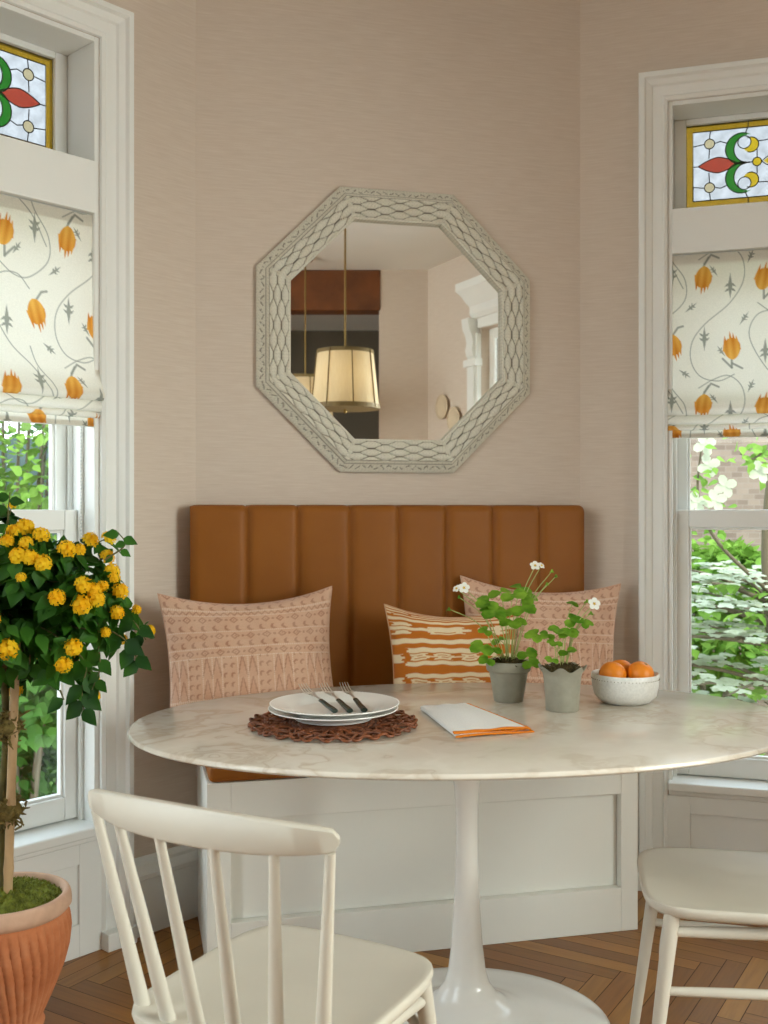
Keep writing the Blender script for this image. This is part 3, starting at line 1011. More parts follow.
# ------------------------------------------------------------------ cushions
def cushion_pattern_pink(U, V):
    """U, V in 0..1; block print of dotted lines, moons, triangles and diamonds"""
    U = U * 1.3; V = (V * 1.3 + 0.12) % 1.0
    base = np.array(rgb(208, 164, 136)[:3]); dark = rgb(160, 98, 70); cream = rgb(238, 222, 200); tint = rgb(196, 138, 108)
    img = np.zeros(U.shape + (3,)) + base
    aa = 0.004
    def dots(img, coord, other, at, pitch=0.016, r=0.0048, sel=None):
        dx = coord - at
        dy = (other / pitch - np.floor(other / pitch) - 0.5) * pitch
        a = cov(np.hypot(dx, dy), r, aa)
        if sel is not None: a = a * sel
        return blend(img, a, cream)
    # blocks
    bands = [(0.0, 0.07, 'd'), (0.07, 0.15, 'm'), (0.15, 0.23, 'd'), (0.23, 0.29, 'z'), (0.29, 0.37, 'm'), (0.37, 0.45, 'd'), (0.45, 0.52, 'z'), (0.52, 0.86, 'T'), (0.86, 0.93, 'd'), (0.93, 1.0, 'm')]
    for (v0, v1, kd) in bands:
        sel = ((V >= v0) & (V < v1)).astype(float)
        vm = (v0 + v1) / 2; h = (v1 - v0)
        if kd == 'd':
            p = 0.115
            x = (U / p - np.floor(U / p) - 0.5) * p
            q = np.abs(x) / 0.034 + np.abs(V - vm) / (h * 0.42)
            img = blend(img, (np.abs(q - 0.8) < 0.22) * sel, dark)
            img = blend(img, (q < 0.22) * sel, dark)
            x2 = (U / p - np.floor(U / p)); x2 = np.minimum(x2, 1 - x2) * p
            img = blend(img, (np.hypot(x2, V - vm) < 0.01) * sel, dark)
        elif kd == 'm':
            p = 0.085
            x = (U / p - np.floor(U / p) - 0.5) * p
            c1 = np.hypot(x, V - vm); c2 = np.hypot(x - 0.014, V - vm - 0.006)
            img = blend(img, ((c1 < h * 0.34) & (c2 > h * 0.27)) * sel, dark)
            img = dots(img, V, U, v0 + 0.004, sel=sel)
        elif kd == 'z':
            p = 0.05
            x = np.abs(U / p - np.floor(U / p) - 0.5) * 2
            img = blend(img, (np.abs((V - v0) / h - 0.2 - 0.6 * x) < 0.14) * sel, dark)
            img = dots(img, V, U, v0 + 0.003, sel=sel); img = dots(img, V, U, v1 - 0.004, sel=sel)
        else:
            bp = 0.26
            bu = U / bp - np.floor(U / bp)
            tri = (bu < 0.56)
            x = bu * bp
            w2 = 0.56 * bp / 2
            for cxx in (w2 / 2, w2 * 1.5):
                yy = (V - v0) / (h / 2); yf = yy - np.floor(yy)
                dd = np.abs(np.abs(x - cxx) / (w2 / 2) - (1 - yf))
                img = blend(img, (dd < 0.13) * sel * tri * (np.abs(x - cxx) < w2 / 2), dark)
                img = blend(img, 0.45 * (np.abs(x - cxx) / (w2 / 2) < (1 - yf) * 0.75) * sel * tri, tint)
            for xx in (0.0, w2, 2 * w2):
                img = dots(img, x, V, xx + 0.003, sel=sel)
            p = 0.075
            yy = V - v0; yf = (yy / p - np.floor(yy / p) - 0.5) * p
            for cxx in (0.56 * bp + 0.03, 0.56 * bp + 0.083):
                c1 = np.hypot(x - cxx, yf); c2 = np.hypot(x - cxx - 0.01, yf + 0.006)
                img = blend(img, ((c1 < 0.021) & (c2 > 0.017)) * sel * (~tri), dark)
            img = dots(img, V, U, v0 + 0.004, sel=sel); img = dots(img, V, U, v1 - 0.004, sel=sel)
    # faded, worn print
    n = 0.5 + 0.25 * np.sin(U * 17 + 3 * np.sin(V * 11)) + 0.25 * np.sin(V * 23 + 2 * np.sin(U * 19))
    img = img * (0.72 + 0.0 * n[..., None]) + (np.array(rgb(222, 186, 160)[:3])) * (0.28 * 1.0)
    f = (0.15 * n)[..., None]
    return img * (1 - f) + np.array(rgb(232, 208, 188)[:3]) * f

def cushion_pattern_orange(U, V):
    org = np.array(rgb(186, 106, 34)[:3]); cream = rgb(226, 206, 170)
    img = np.zeros(U.shape + (3,)) + org
    t = np.abs(V - 0.5) / 0.5
    v = t + 0.010 * np.sin(U * 13 + 5 * t) + 0.006 * np.sin(U * 47)
    u = U + 0.010 * np.sign(np.sin(t * 95)) + 0.006 * np.sin(t * 61)
    def patch(img, v0, v1, u0=-1.0, u1=2.0, c=cream):
        return blend(img, cov(np.abs(v - (v0 + v1) / 2), (v1 - v0) / 2, 0.012) * cov(np.abs(u - (u0 + u1) / 2), (u1 - u0) / 2, 0.008), c)
    # lower figured band
    img = patch(img, 0.06, 0.12, 0.09, 0.72)
    img = patch(img, 0.25, 0.325, 0.11, 0.69)
    img = patch(img, 0.12, 0.25, -0.02, 0.07); img = patch(img, 0.10, 0.27, 0.74, 0.80); img = patch(img, 0.12, 0.25, 0.86, 1.0)
    for uc in (0.2, 0.38, 0.58):
        img = patch(img, 0.14, 0.235, uc - 0.06, uc + 0.06)
        img = patch(img, 0.165, 0.21, uc - 0.035, uc + 0.035, org)
    img = patch(img, 0.178, 0.198, 0.12, 0.66)
    # plain stripe
    img = patch(img, 0.40, 0.475)
    # stepped band
    img = patch(img, 0.545, 0.60, 0.02, 0.14); img = patch(img, 0.68, 0.735, 0.02, 0.15); img = patch(img, 0.615, 0.665, -1, 0.3)
    img = patch(img, 0.575, 0.715, 0.28, 0.54); img = patch(img, 0.62, 0.67, 0.22, 0.6); img = patch(img, 0.60, 0.615, 0.33, 0.49, org)
    img = patch(img, 0.635, 0.70, 0.66, 2); img = patch(img, 0.57, 0.62, 0.68, 0.9); img = patch(img, 0.55, 0.73, 0.78, 0.84)
    # upper stripes
    img = patch(img, 0.775, 0.825)
    for i, q in enumerate((0.86, 0.905, 0.95)):
        img = patch(img, q, q + 0.022, 0.06 + 0.1 * i, 0.97); img = patch(img, q + 0.01, q + 0.034, -1, 0.04 + 0.1 * i)
    return img

def cushion(name, w, h, th, pattern, loc, rz, tilt, label, roll=0.0, group=None, seed=0):
    root = empty(name, loc, rz, label, 'cushion', group)
    n = 190
    uu = np.linspace(-1, 1, n)
    # finer near the rim
    U, V = np.meshgrid(uu, uu)
    r2 = np.random.default_rng(seed)
    ph = r2.uniform(0, 6, 8)
    def side(s):
        ear = 0.10
        x = w / 2 * U * (1 - ear * (1 - V ** 2) * np.abs(U) ** 2)
        z = h / 2 * V * (1 - ear * (1 - U ** 2) * np.abs(V) ** 2)
        t = (np.clip(1 - np.abs(U) ** 2.6, 0, 1) * np.clip(1 - np.abs(V) ** 2.6, 0, 1)) ** 0.55
        wr = 0.004 * np.sin(7 * U + 5 * V + ph[0]) * (np.abs(U * V)) + 0.003 * np.sin(13 * U * V + ph[1] + 6 * U) + 0.003 * np.sin(9 * V - 4 * U + ph[2])
        y = s * (th / 2 * t + wr * np.clip(t * 2, 0, 1))
        # bottom sags a little, the top edge leans
        z = z - 0.02 * (1 - U ** 2) * (V > 0) * V ** 2
        p = np.stack([x, y, z], -1)
        return p
    img = pattern((U + 1) / 2, (V + 1) / 2)
    R = Matrix.Rotation(tilt, 4, 'X') @ Matrix.Rotation(roll, 4, 'Y')
    Rn = np.array(R.to_3x3())
    front = side(-1) @ Rn.T; back = side(1) @ Rn.T
    # rest on the lowest point
    zmin = min(front[..., 2].min(), back[..., 2].min())
    front[..., 2] -= zmin; back[..., 2] -= zmin
    me_pos = front
    # one continuous cover: front and back grids joined on the rim
    nv, nu = n, n
    idx = np.arange(n * n).reshape(n, n)
    q1 = np.stack([idx[:-1, :-1], idx[:-1, 1:], idx[1:, 1:], idx[1:, :-1]], -1).reshape(-1, 4)
    bidx = idx + n * n
    rim = np.zeros((n, n), bool); rim[0] = rim[-1] = True; rim[:, 0] = rim[:, -1] = True
    bidx = np.where(rim, idx, bidx)
    q2 = np.stack([bidx[:-1, :-1], bidx[1:, :-1], bidx[1:, 1:], bidx[:-1, 1:]], -1).reshape(-1, 4)
    me = bpy.data.meshes.new('cover')
    me.from_pydata(np.concatenate([front.reshape(-1, 3), back.reshape(-1, 3)]).tolist(), [], np.concatenate([q1, q2]).tolist())
    me.materials.append(M['cushion'])
    at = me.color_attributes.new('Col', 'FLOAT_COLOR', 'POINT')
    c4 = np.concatenate([img, np.ones((n, n, 1))], -1).reshape(-1, 4)
    at.data.foreach_set('color', np.concatenate([c4, c4]).astype(np.float32).ravel())
    finish('cover', me, root, angle=80)
    # stitched edge seam
    ring = [front[0, i] for i in range(0, n, 5)] + [front[j, n - 1] for j in range(0, n, 5)] + [front[n - 1, i] for i in range(n - 1, -1, -5)] + [front[j, 0] for j in range(n - 1, -1, -5)]
    c = img.mean((0, 1))
    m = MB(); m.tube([tuple(p) for p in ring], 0.0022, 6, closed=True)
    m.build('edge_seam', M['cushion'], root, col=[tuple(c) + (1,)] * len(m.v), angle=80)
    return root

ST = bz + 0.053
def on_bench(x, y):
    p = frame_pt(BACK, x, y)
    return (p[0], p[1], ST)
cushion('throw_cushion', 0.51, 0.455, 0.13, cushion_pattern_pink, on_bench(0.143, -0.25), BACK[1] + 0.06, -0.26,
        'dusty pink block-print cushion leaning near the tall flowering plant', roll=-0.02, group='cushions on the bench', seed=1)
cushion('throw_cushion', 0.425, 0.395, 0.10, cushion_pattern_orange, on_bench(0.745, -0.268), BACK[1] + 0.05, -0.24,
        'burnt orange and cream ikat striped cushion in the middle of the bench', roll=0.035, group='cushions on the bench', seed=2)
cushion('throw_cushion', 0.53, 0.445, 0.10, cushion_pattern_pink, on_bench(1.055, -0.172), BACK[1] - 0.05, -0.13,
        'dusty pink block-print cushion behind the two small strawberry pots', roll=0.06, group='cushions on the bench', seed=3)

# ------------------------------------------------------------------ octagonal mirror
def mirror():
    root = empty('wall_mirror', frame_pt(BACK, 0.632, -0.002) + (1.803,), BACK[1], 'octagonal mirror in a whitewashed carved wood frame above the bench', 'mirror')
    Ro, Ri = 0.449, 0.345                           # apothems
    def corner(ap, k):
        a = PI / 8 + k * PI / 4
        r = ap / math.cos(PI / 8)
        return np.array([r * math.cos(a), r * math.sin(a)])
    white = np.array(rgb(226, 222, 206)[:3]); dark = np.array(rgb(78, 72, 60)[:3]); mid = np.array(rgb(182, 177, 160)[:3])
    allv, allf, allc = [], [], []
    nu, nv = 120, 44
    for s in range(8):
        a0, a1 = corner(Ro, s), corner(Ro, s + 1)
        b0, b1 = corner(Ri, s), corner(Ri, s + 1)
        u = np.linspace(0, 1, nu)[None, :].repeat(nv, 0)
        w = np.linspace(0, 1, nv)[:, None].repeat(nu, 1)     # 0 outer, 1 inner
        P0 = a0 + (b0 - a0) * w[..., None]; P1 = a1 + (b1 - a1) * w[..., None]
        P = P0 + (P1 - P0) * u[..., None]
        lu = (u - 0.5) * np.linalg.norm(P1 - P0, axis=-1)     # metres along
        lw = w * (Ro - Ri)
        # rows of pointed scales in the inner band, a zigzag rope along the outer rim
        band = (lw - 0.036) / (Ro - Ri - 0.036 - 0.005)
        nr = 5.0
        rw = band * nr
        pitch = 0.092
        best = np.full(u.shape, 9.0)
        for rr_ in range(-1, 7):
            al = lu / pitch + 0.5 * (rr_ % 2)
            fu = al - np.floor(al + 0.5)
            wd = np.clip((0.40 - np.abs(fu)) / 0.30, 0, 1) ** 0.8
            best = np.minimum(best, np.where(np.abs(fu) < 0.40, np.abs(rw - rr_) - wd, 9.0))
        scale_h = np.clip(-best * 1.5, 0, 1) ** 0.55
        inb = (band > 0) & (band < 1)
        depth = 0.012 + 0.026 * np.clip(lw / 0.036, 0, 1) ** 0.8
        depth = depth - 0.008 * np.clip((lw - 0.06) / 0.05, 0, 1)
        ph = lu / 0.03 + 0.12 * np.sin(lu * 130)
        zig = np.abs(ph - np.floor(ph) - 0.5) * 2
        rim = (lw > 0.006) & (lw < 0.026)
        zline = np.abs((lw - 0.006) / 0.02 - 0.2 - 0.6 * zig)
        rim_groove = rim & (zline < 0.10) & (np.sin(lu * 310 + s) > -0.5)
        depth = depth + np.where(inb, 0.009 * scale_h, 0) - np.where(rim_groove, 0.003, 0)
        mit = np.minimum(u, 1 - u) * np.linalg.norm(P1 - P0, axis=-1)
        ridge = mit < 0.006
        depth = np.where(ridge & inb, depth + 0.0, depth)
        edge = (lw > 0.028) & (lw < 0.035)
        depth = depth + np.where(edge, 0.004, 0) + np.where(band >= 1, 0.002, 0)
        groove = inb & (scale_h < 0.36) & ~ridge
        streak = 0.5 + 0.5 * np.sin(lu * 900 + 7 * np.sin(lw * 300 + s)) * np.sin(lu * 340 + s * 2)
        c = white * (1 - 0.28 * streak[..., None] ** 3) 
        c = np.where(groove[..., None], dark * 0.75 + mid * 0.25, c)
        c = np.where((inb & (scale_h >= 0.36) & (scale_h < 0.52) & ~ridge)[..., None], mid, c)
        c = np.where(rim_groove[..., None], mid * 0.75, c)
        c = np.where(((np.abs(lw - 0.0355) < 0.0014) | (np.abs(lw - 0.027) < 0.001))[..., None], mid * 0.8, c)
        pos = np.stack([P[..., 0], -depth, P[..., 1]], -1)
        # outer side down to the wall and inner lip down to the glass
        outer = pos[0].copy(); outer[:, 1] = -0.001
        inner = pos[-1].copy(); inner[:, 1] = -0.012
        pos = np.concatenate([outer[None], pos, inner[None]], 0)
        c = np.concatenate([c[:1], c, c[-1:]], 0)
        b = sum(len(x) for x in allv)
        nvv = nv + 2
        idx = b + np.arange(nvv * nu).reshape(nvv, nu)
        q = np.stack([idx[:-1, :-1], idx[1:, :-1], idx[1:, 1:], idx[:-1, 1:]], -1).reshape(-1, 4)
        allv.append(pos.reshape(-1, 3)); allf.append(q); allc.append(c.reshape(-1, 3))
    me = bpy.data.meshes.new('frame')
    me.from_pydata(np.concatenate(allv).tolist(), [], np.concatenate(allf).tolist())
    me.materials.append(M['carved'])
    at = me.color_attributes.new('Col', 'FLOAT_COLOR', 'POINT')
    c = np.concatenate(allc)
    at.data.foreach_set('color', np.concatenate([c, np.ones((len(c), 1))], -1).astype(np.float32).ravel())
    finish('frame', me, root, angle=50)
    m = MB()
    pts = [corner(Ri + 0.004, k_) for k_ in range(8)]
    m.add([(p[0], -0.013, p[1]) for p in pts] + [(p[0], -0.004, p[1]) for p in pts], [tuple(range(8))] + [(i, i + 8, (i + 1) % 8 + 8, (i + 1) % 8) for i in range(8)] + [tuple(range(8, 16))[::-1]])
    m.build('mirror_glass', M['mirror'], root, smooth=False)
mirror()

# ------------------------------------------------------------------ dining table
TC = (0.198, 2.508); TA = math.radians(7); TZ = 0.737
table = empty('dining_table', (TC[0], TC[1], 0), TA, 'oval marble-topped pedestal dining table with white tulip base', 'table')
A_, B_ = 0.79, 0.523
prof = [(0.0, -0.0)]
m = MB()
rings = []
# knife-edge top: flat face, small round over, long undercut
for (off, z) in ((0.55, TZ - 0.024), (0.07, TZ - 0.024), (0.025, TZ - 0.0185), (0.008, TZ - 0.0145), (0.002, TZ - 0.0115), (0.0, TZ - 0.009), (0.0, TZ - 0.005), (0.001, TZ - 0.003), (0.003, TZ - 0.0008), (0.006, TZ), (0.3, TZ), (0.5245, TZ)):
    rings.append((off, z))
seg = 160
vs = []
for off, z in rings:
    for i in range(seg):
        t = 2 * PI * i / seg
        # slightly superelliptic oval
        cx = math.copysign(abs(math.cos(t)) ** 0.96, math.cos(t)); sy = math.copysign(abs(math.sin(t)) ** 0.96, math.sin(t))
        f = max(0.0, 1 - off / B_)
        g2 = (A_ - off) / A_ if off < 0.3 else f
        vs.append(((A_ - off) * cx if off < 0.3 else A_ * f * cx, B_ * f * sy, z))
fs = []
for i in range(len(rings) - 1):
    for k_ in range(seg):
        k2 = (k_ + 1) % seg
        fs.append((i * seg + k_, i * seg + k2, (i + 1) * seg + k2, (i + 1) * seg + k_))
fs.append(tuple(range(seg))[::-1]); fs.append(tuple((len(rings) - 1) * seg + k_ for k_ in range(seg)))
m.add(vs, fs)
m.build('tabletop', M['marble'], table, angle=30)
m = MB()
pp = [(0.338, 0.0), (0.345, 0.004), (0.343, 0.009), (0.31, 0.017), (0.23, 0.028), (0.155, 0.041), (0.105, 0.058), (0.073, 0.08), (0.054, 0.108), (0.0445, 0.14), (0.038, 0.195), (0.0315, 0.29), (0.0275, 0.38), (0.0262, 0.45), (0.027, 0.52), (0.0305, 0.575), (0.037, 0.62), (0.049, 0.66), (0.07, 0.69), (0.115, 0.708), (0.2, 0.7115)]
pp2 = []
for (r0, z0_), (r1, z1_) in zip(pp[:-1], pp[1:]):
    for k_ in range(4):
        pp2.append((r0 + (r1 - r0) * k_ / 4, z0_ + (z1_ - z0_) * k_ / 4))
pp2.append(pp[-1])
m.lathe(pp2, 72, sx=1.0, sy=0.9)
m.build('pedestal', M['lacquer'], table, angle=60)

# ------------------------------------------------------------------ spindle chairs
def make_chair(loc, rz, label):
    """origin on the floor under the seat centre; +y is where a sitter looks"""
    root = empty('dining_chair', loc, rz, label, 'chair', 'cream spindle-back chairs')
    cp = M['chair_paint']
    SH = 0.445
    # seat: rounded trapezoid, dished
    half = []
    fw, bw, fd, bd = 0.2, 0.198, 0.205, -0.235
    def outline(t, k):
        a = 2 * PI * t
        c, s = math.cos(a), math.sin(a)
        e = 0.42
        x = math.copysign(abs(c) ** e, c); y = math.copysign(abs(s) ** e, s)
        wv = fw + (bw - fw) * (1 - (y + 1) / 2)
        return (x * wv * k, (y * (fd - bd) / 2 + (fd + bd) / 2) * 1.0 * k + 0.0)
    nseg = 96
    rr = [(0.9, SH - 0.026), (0.965, SH - 0.024), (0.99, SH - 0.017), (1.0, SH - 0.009), (0.995, SH - 0.002), (0.98, SH), (0.93, SH - 0.002), (0.75, SH - 0.007), (0.5, SH - 0.011), (0.2, SH - 0.012)]
    vs = []
    for kf, z in rr:
        for i in range(nseg):
            x, y = outline(i / nseg, kf)
            vs.append((x, y, z))
    fs = []
    for i in range(len(rr) - 1):
        for k_ in range(nseg):
            k2 = (k_ + 1) % nseg
            fs.append((i * nseg + k_, i * nseg + k2, (i + 1) * nseg + k2, (i + 1) * nseg + k_))
    fs.append(tuple(range(nseg))[::-1]); fs.append(tuple((len(rr) - 1) * nseg + k_ for k_ in range(nseg)))
    m = MB(); m.add(vs, fs); m.build('seat', cp, root, angle=50)
    # crest rail: bent board, taller in the middle
    m = MB()
    n = 40; hw = 0.228
    secs = []
    for i in range(n + 1):
        t = -1 + 2 * i / n
        x = hw * math.sin(t * 1.0) / math.sin(1.0)
        y = -0.285 + 0.055 * (1 - math.cos(t * 1.0)) / (1 - math.cos(1.0))
        zt = 0.792 + 0.018 * (1 - t * t)
        hh = 0.029 + 0.029 * (1 - abs(t) ** 2.2)
        end = 1.0
        if abs(t) > 0.94:
            end = math.sqrt(max(0.0, 1 - ((abs(t) - 0.94) / 0.06) ** 2)) * 0.75 + 0.25
        th_ = 0.0095
        zc = zt - hh / 2
        nx_, ny_ = math.sin(t * 1.0) * -0.55, math.cos(t * 0.55)
        ln = math.hypot(nx_, ny_); nx_ /= ln; ny_ /= ln
        lean = 0.10
        sec = []
        for (oy, oz) in ((-1, -0.85), (-0.6, -1), (0.6, -1), (1, -0.85), (1, 0.85), (0.6, 1), (-0.6, 1), (-1, 0.85)):
            dz = oz * hh / 2 * end
            sec.append((x + nx_ * oy * th_, y + ny_ * oy * th_ - lean * dz, zc + dz))
        secs.append(sec)
    vs = [p for s_ in secs for p in s_]
    fs = []
    for i in range(n):
        for k_ in range(8):
            k2 = (k_ + 1) % 8
            fs.append((i * 8 + k_, i * 8 + k2, (i + 1) * 8 + k2, (i + 1) * 8 + k_))
    fs.append(tuple(range(8))[::-1]); fs.append(tuple(n * 8 + k_ for k_ in range(8)))
    m.add(vs, fs); m.build('crest_rail', cp, root, angle=50)
    # spindles
    for i in range(6):
        t = -0.93 + 1.86 * i / 5
        xt = hw * math.sin(t) / math.sin(1.0)
        yt = -0.285 + 0.055 * (1 - math.cos(t)) / (1 - math.cos(1.0))
        zt = 0.792 - 0.032 + 0.018 * (1 - t * t) - 0.02 * (1 - abs(t))
        xb = 0.168 * t / 0.93 * 1.0
        yb = -0.208 + 0.032 * t * t
        P0 = Vector((xb, yb, SH - 0.012)); P1 = Vector((xt, yt, zt))
        path = [P0.lerp(P1, q / 10) for q in range(11)]
        r0, r1 = (0.0125, 0.0075) 
        m = MB(); m.tube(path, [r0 + (r1 - r0) * (q / 10) if q > 0 else r0 for q in range(11)], 14)
        m.build('spindle', cp, root, angle=50)
    # legs
    tops = {(-1, 1): (-0.165, 0.15), (1, 1): (0.165, 0.15), (-1, -1): (-0.135, -0.14), (1, -1): (0.135, -0.14)}
    feet = {(-1, 1): (-0.205, 0.205), (1, 1): (0.205, 0.205), (-1, -1): (-0.18, -0.215), (1, -1): (0.18, -0.215)}
    def leg_pt(key, z):
        t = 1 - z / (SH - 0.02)
        a = tops[key]; b = feet[key]
        return Vector((a[0] + (b[0] - a[0]) * t, a[1] + (b[1] - a[1]) * t, z))
    for key in tops:
        zs = [SH - 0.022 - (SH - 0.022) * q / 12 for q in range(13)]
        m = MB(); m.tube([leg_pt(key, z) for z in zs], [0.0165 - 0.0055 * q / 12 for q in range(13)], 16)
        m.build('leg', cp, root, angle=50)
    # stretchers: one low rail each side, a high rail under the front and back edge
    for (ka, kb, z, r) in (((-1, 1), (-1, -1), 0.272, 0.0105), ((1, 1), (1, -1), 0.272, 0.0105), ((-1, 1), (-1, -1), 0.388, 0.0125), ((1, 1), (1, -1), 0.388, 0.0125)):
        a, b = leg_pt(ka, z), leg_pt(kb, z)
        m = MB(); m.tube([a.lerp(b, q / 8) for q in range(9)], [r * (0.8 + 0.2 * math.sin(PI * q / 8)) for q in range(9)], 12)
        m.build('stretcher', cp, root, angle=50)
    # curved braces linking the front legs and the back legs up to the seat
    for sy in (1, -1):
        for sx in (1, -1):
            a = leg_pt((sx, sy), 0.30); 
            q_ = [a, a.lerp(Vector((0.09 * sx, a.y * 0.98, 0.37)), 0.45) + Vector((0, 0, 0.012)), Vector((0.075 * sx, a.y * 0.88, 0.40)), Vector((0.04 * sx, a.y * 0.8, 0.421))]
            pth = smooth_poly([tuple(p) for p in q_], 5)
            m = MB(); m.tube(pth, 0.009, 10); m.build('brace', cp, root, angle=50)
    return root

CH1 = make_chair((-0.152, 1.765, 0), math.radians(-28.5), 'cream spindle-back chair seen from behind, its curved crest rail below the table edge')
CH2 = make_chair((0.757, 2.25, 0), math.radians(80), 'cream wooden chair tucked sideways under the window end of the table')

# ------------------------------------------------------------------ things on the table
def T3(x, y): return (x, y, TZ)

# woven placemat
pm = (-0.118, 2.43)
def placemat():
    root = empty('placemat', T3(*pm), 0.2, 'round woven brown rattan placemat under the stacked plates', 'placemat')
    R = 0.197
    m = MB()
    n = 260
    for (r0, amp, waves, strands) in ((R - 0.025, 0.022, 11, 5), (R - 0.064, 0.024, 10, 5)):
        for s_ in range(strands):
            ph = 2 * PI * s_ / strands
            pts = []
            for i in range(n):
                a = 2 * PI * i / n
                w_ = waves * a + ph
                pts.append(((r0 + amp * math.sin(w_)) * math.cos(a), (r0 + amp * math.sin(w_)) * math.sin(a), 0.0085 + 0.0042 * math.cos(2 * w_ + (PI if s_ % 2 else 0))))
            m.tube(pts, 0.0029, 6, closed=True)
    m.build('woven_border', M['rattan'], root, angle=80)
    m = MB()
    pts = []
    turns = 15
    for i in range(turns * 40):
        a = 2 * PI * i / 40; r = 0.006 + 0.112 * i / (turns * 40)
        pts.append((r * math.cos(a), r * math.sin(a), 0.0068 + 0.002 * math.sin(a * 9.5)))
    m.tube(pts, 0.0042, 6)
    for k_ in range(24):
        a = 2 * PI * k_ / 24
        m.tube([(0.02 * math.cos(a), 0.02 * math.sin(a), 0.006), (0.12 * math.cos(a), 0.12 * math.sin(a), 0.006)], 0.0028, 6)
    m.build('woven_center', M['rattan'], root, angle=80)
placemat()
plate_prof = [(0.0, 0.004), (0.03, 0.0036), (0.078, 0.0036), (0.085, 0.0), (0.09, 0.0), (0.092, 0.004), (0.105, 0.011), (0.13, 0.0175), (0.148, 0.0215), (0.1505, 0.0232), (0.15, 0.025), (0.1475, 0.0245), (0.128, 0.0205), (0.104, 0.0145), (0.094, 0.0095), (0.085, 0.0085), (0.0, 0.0085)]
def plate(loc, label):
    root = empty('dinner_plate', loc, 0, label, 'plate', 'stacked dinner plates')
    m = MB(); m.lathe(plate_prof, 96); m.build('plate_body', M['ceramic'], root, angle=60)
    # beaded rim
    b = MB()
    for k_ in range(110):
        a = 2 * PI * k_ / 110
        b.lathe([(0.0, -0.0016), (0.0014, -0.0008), (0.0016, 0.0002), (0.0011, 0.0012), (0.0, 0.0016)], 6, c=(0.1496 * math.cos(a), 0.1496 * math.sin(a), 0.0242))
    b.build('beaded_rim', M['ceramic'], root, angle=80)
    return root
PZ = TZ + 0.0148
plate((pm[0], pm[1] + 0.012, PZ), 'lower white dinner plate resting on the rattan placemat')
plate((pm[0] + 0.003, pm[1] + 0.016, PZ + 0.0105), 'upper white dinner plate carrying the forks')
FZ = PZ + 0.0105 + 0.0085
def fork(loc, rz, label):
    root = empty('dinner_fork', loc, rz, label, 'fork', 'green-handled forks')
    root.rotation_euler = (0, math.radians(7.2), rz)
    # along +x: tines at -x end
    m = MB()
    n = 10
    path = []; 
    m.tube([(0.012 + 0.083 * i / n, 0, 0.0056 + 0.0004 * math.sin(i)) for i in range(n + 1)], [0.005 + 0.0016 * (i / n) for i in range(n + 1)], 12, squash=(0.8, 1.25))
    m.build('handle', M['green_handle'], root, angle=50)
    m = MB()
    m.tube([(0.016, 0, 0.0056), (0.004, 0, 0.0055)], [0.0048, 0.0044], 12, squash=(0.85, 1.2))
    m.build('collar', M['steel'], root, angle=50)
    m = MB()
    neck = smooth_poly([(0.006, 0, 0.0055), (-0.02, 0, 0.0065), (-0.04, 0, 0.0035)], 5)
    m.tube(neck, [0.003] * len(neck), 8, squash=(0.6, 1.2))
    # palm
    m.grid(6, 6, lambda u, v: (-0.036 - 0.022 * u, (v - 0.5) * (0.006 + 0.018 * min(1, u * 1.6)), 0.0032 - 0.001 * math.sin(u * 3) + 0.003 * (v - 0.5) ** 2 * 4))
    m.grid(6, 6, lambda u, v: (-0.036 - 0.022 * u, (v - 0.5) * (0.006 + 0.018 * min(1, u * 1.6)), 0.0022 - 0.001 * math.sin(u * 3) + 0.003 * (v - 0.5) ** 2 * 4), flip=True)
    for k_ in range(4):
        y = -0.0102 + 0.0068 * k_
        pth = smooth_poly([(-0.055, y, 0.0028), (-0.075, y, 0.0035), (-0.098, y * 0.95, 0.0085), (-0.108, y * 0.92, 0.0125)], 4)
        m.tube(pth, [0.0014 - 0.0007 * i / len(pth) for i in range(len(pth))], 6, squash=(0.8, 1.1))
    m.build('tines', M['steel'], root, angle=60)
    return root
for (hx, hy, ang, lab) in ((-0.112, 2.392, -64, 'steel fork with dark green handle on the plate, on the side toward the tall lantana'),
                           (-0.078, 2.395, -69, 'steel fork with dark green handle in the middle of the three on the plate'),
                           (-0.045, 2.402, -74, 'steel fork with dark green handle on the plate, on the side toward the napkin')):
    an = math.radians(ang)
    fork((hx - 0.095 * math.cos(an), hy - 0.095 * math.sin(an), FZ + 0.0128), an, lab)

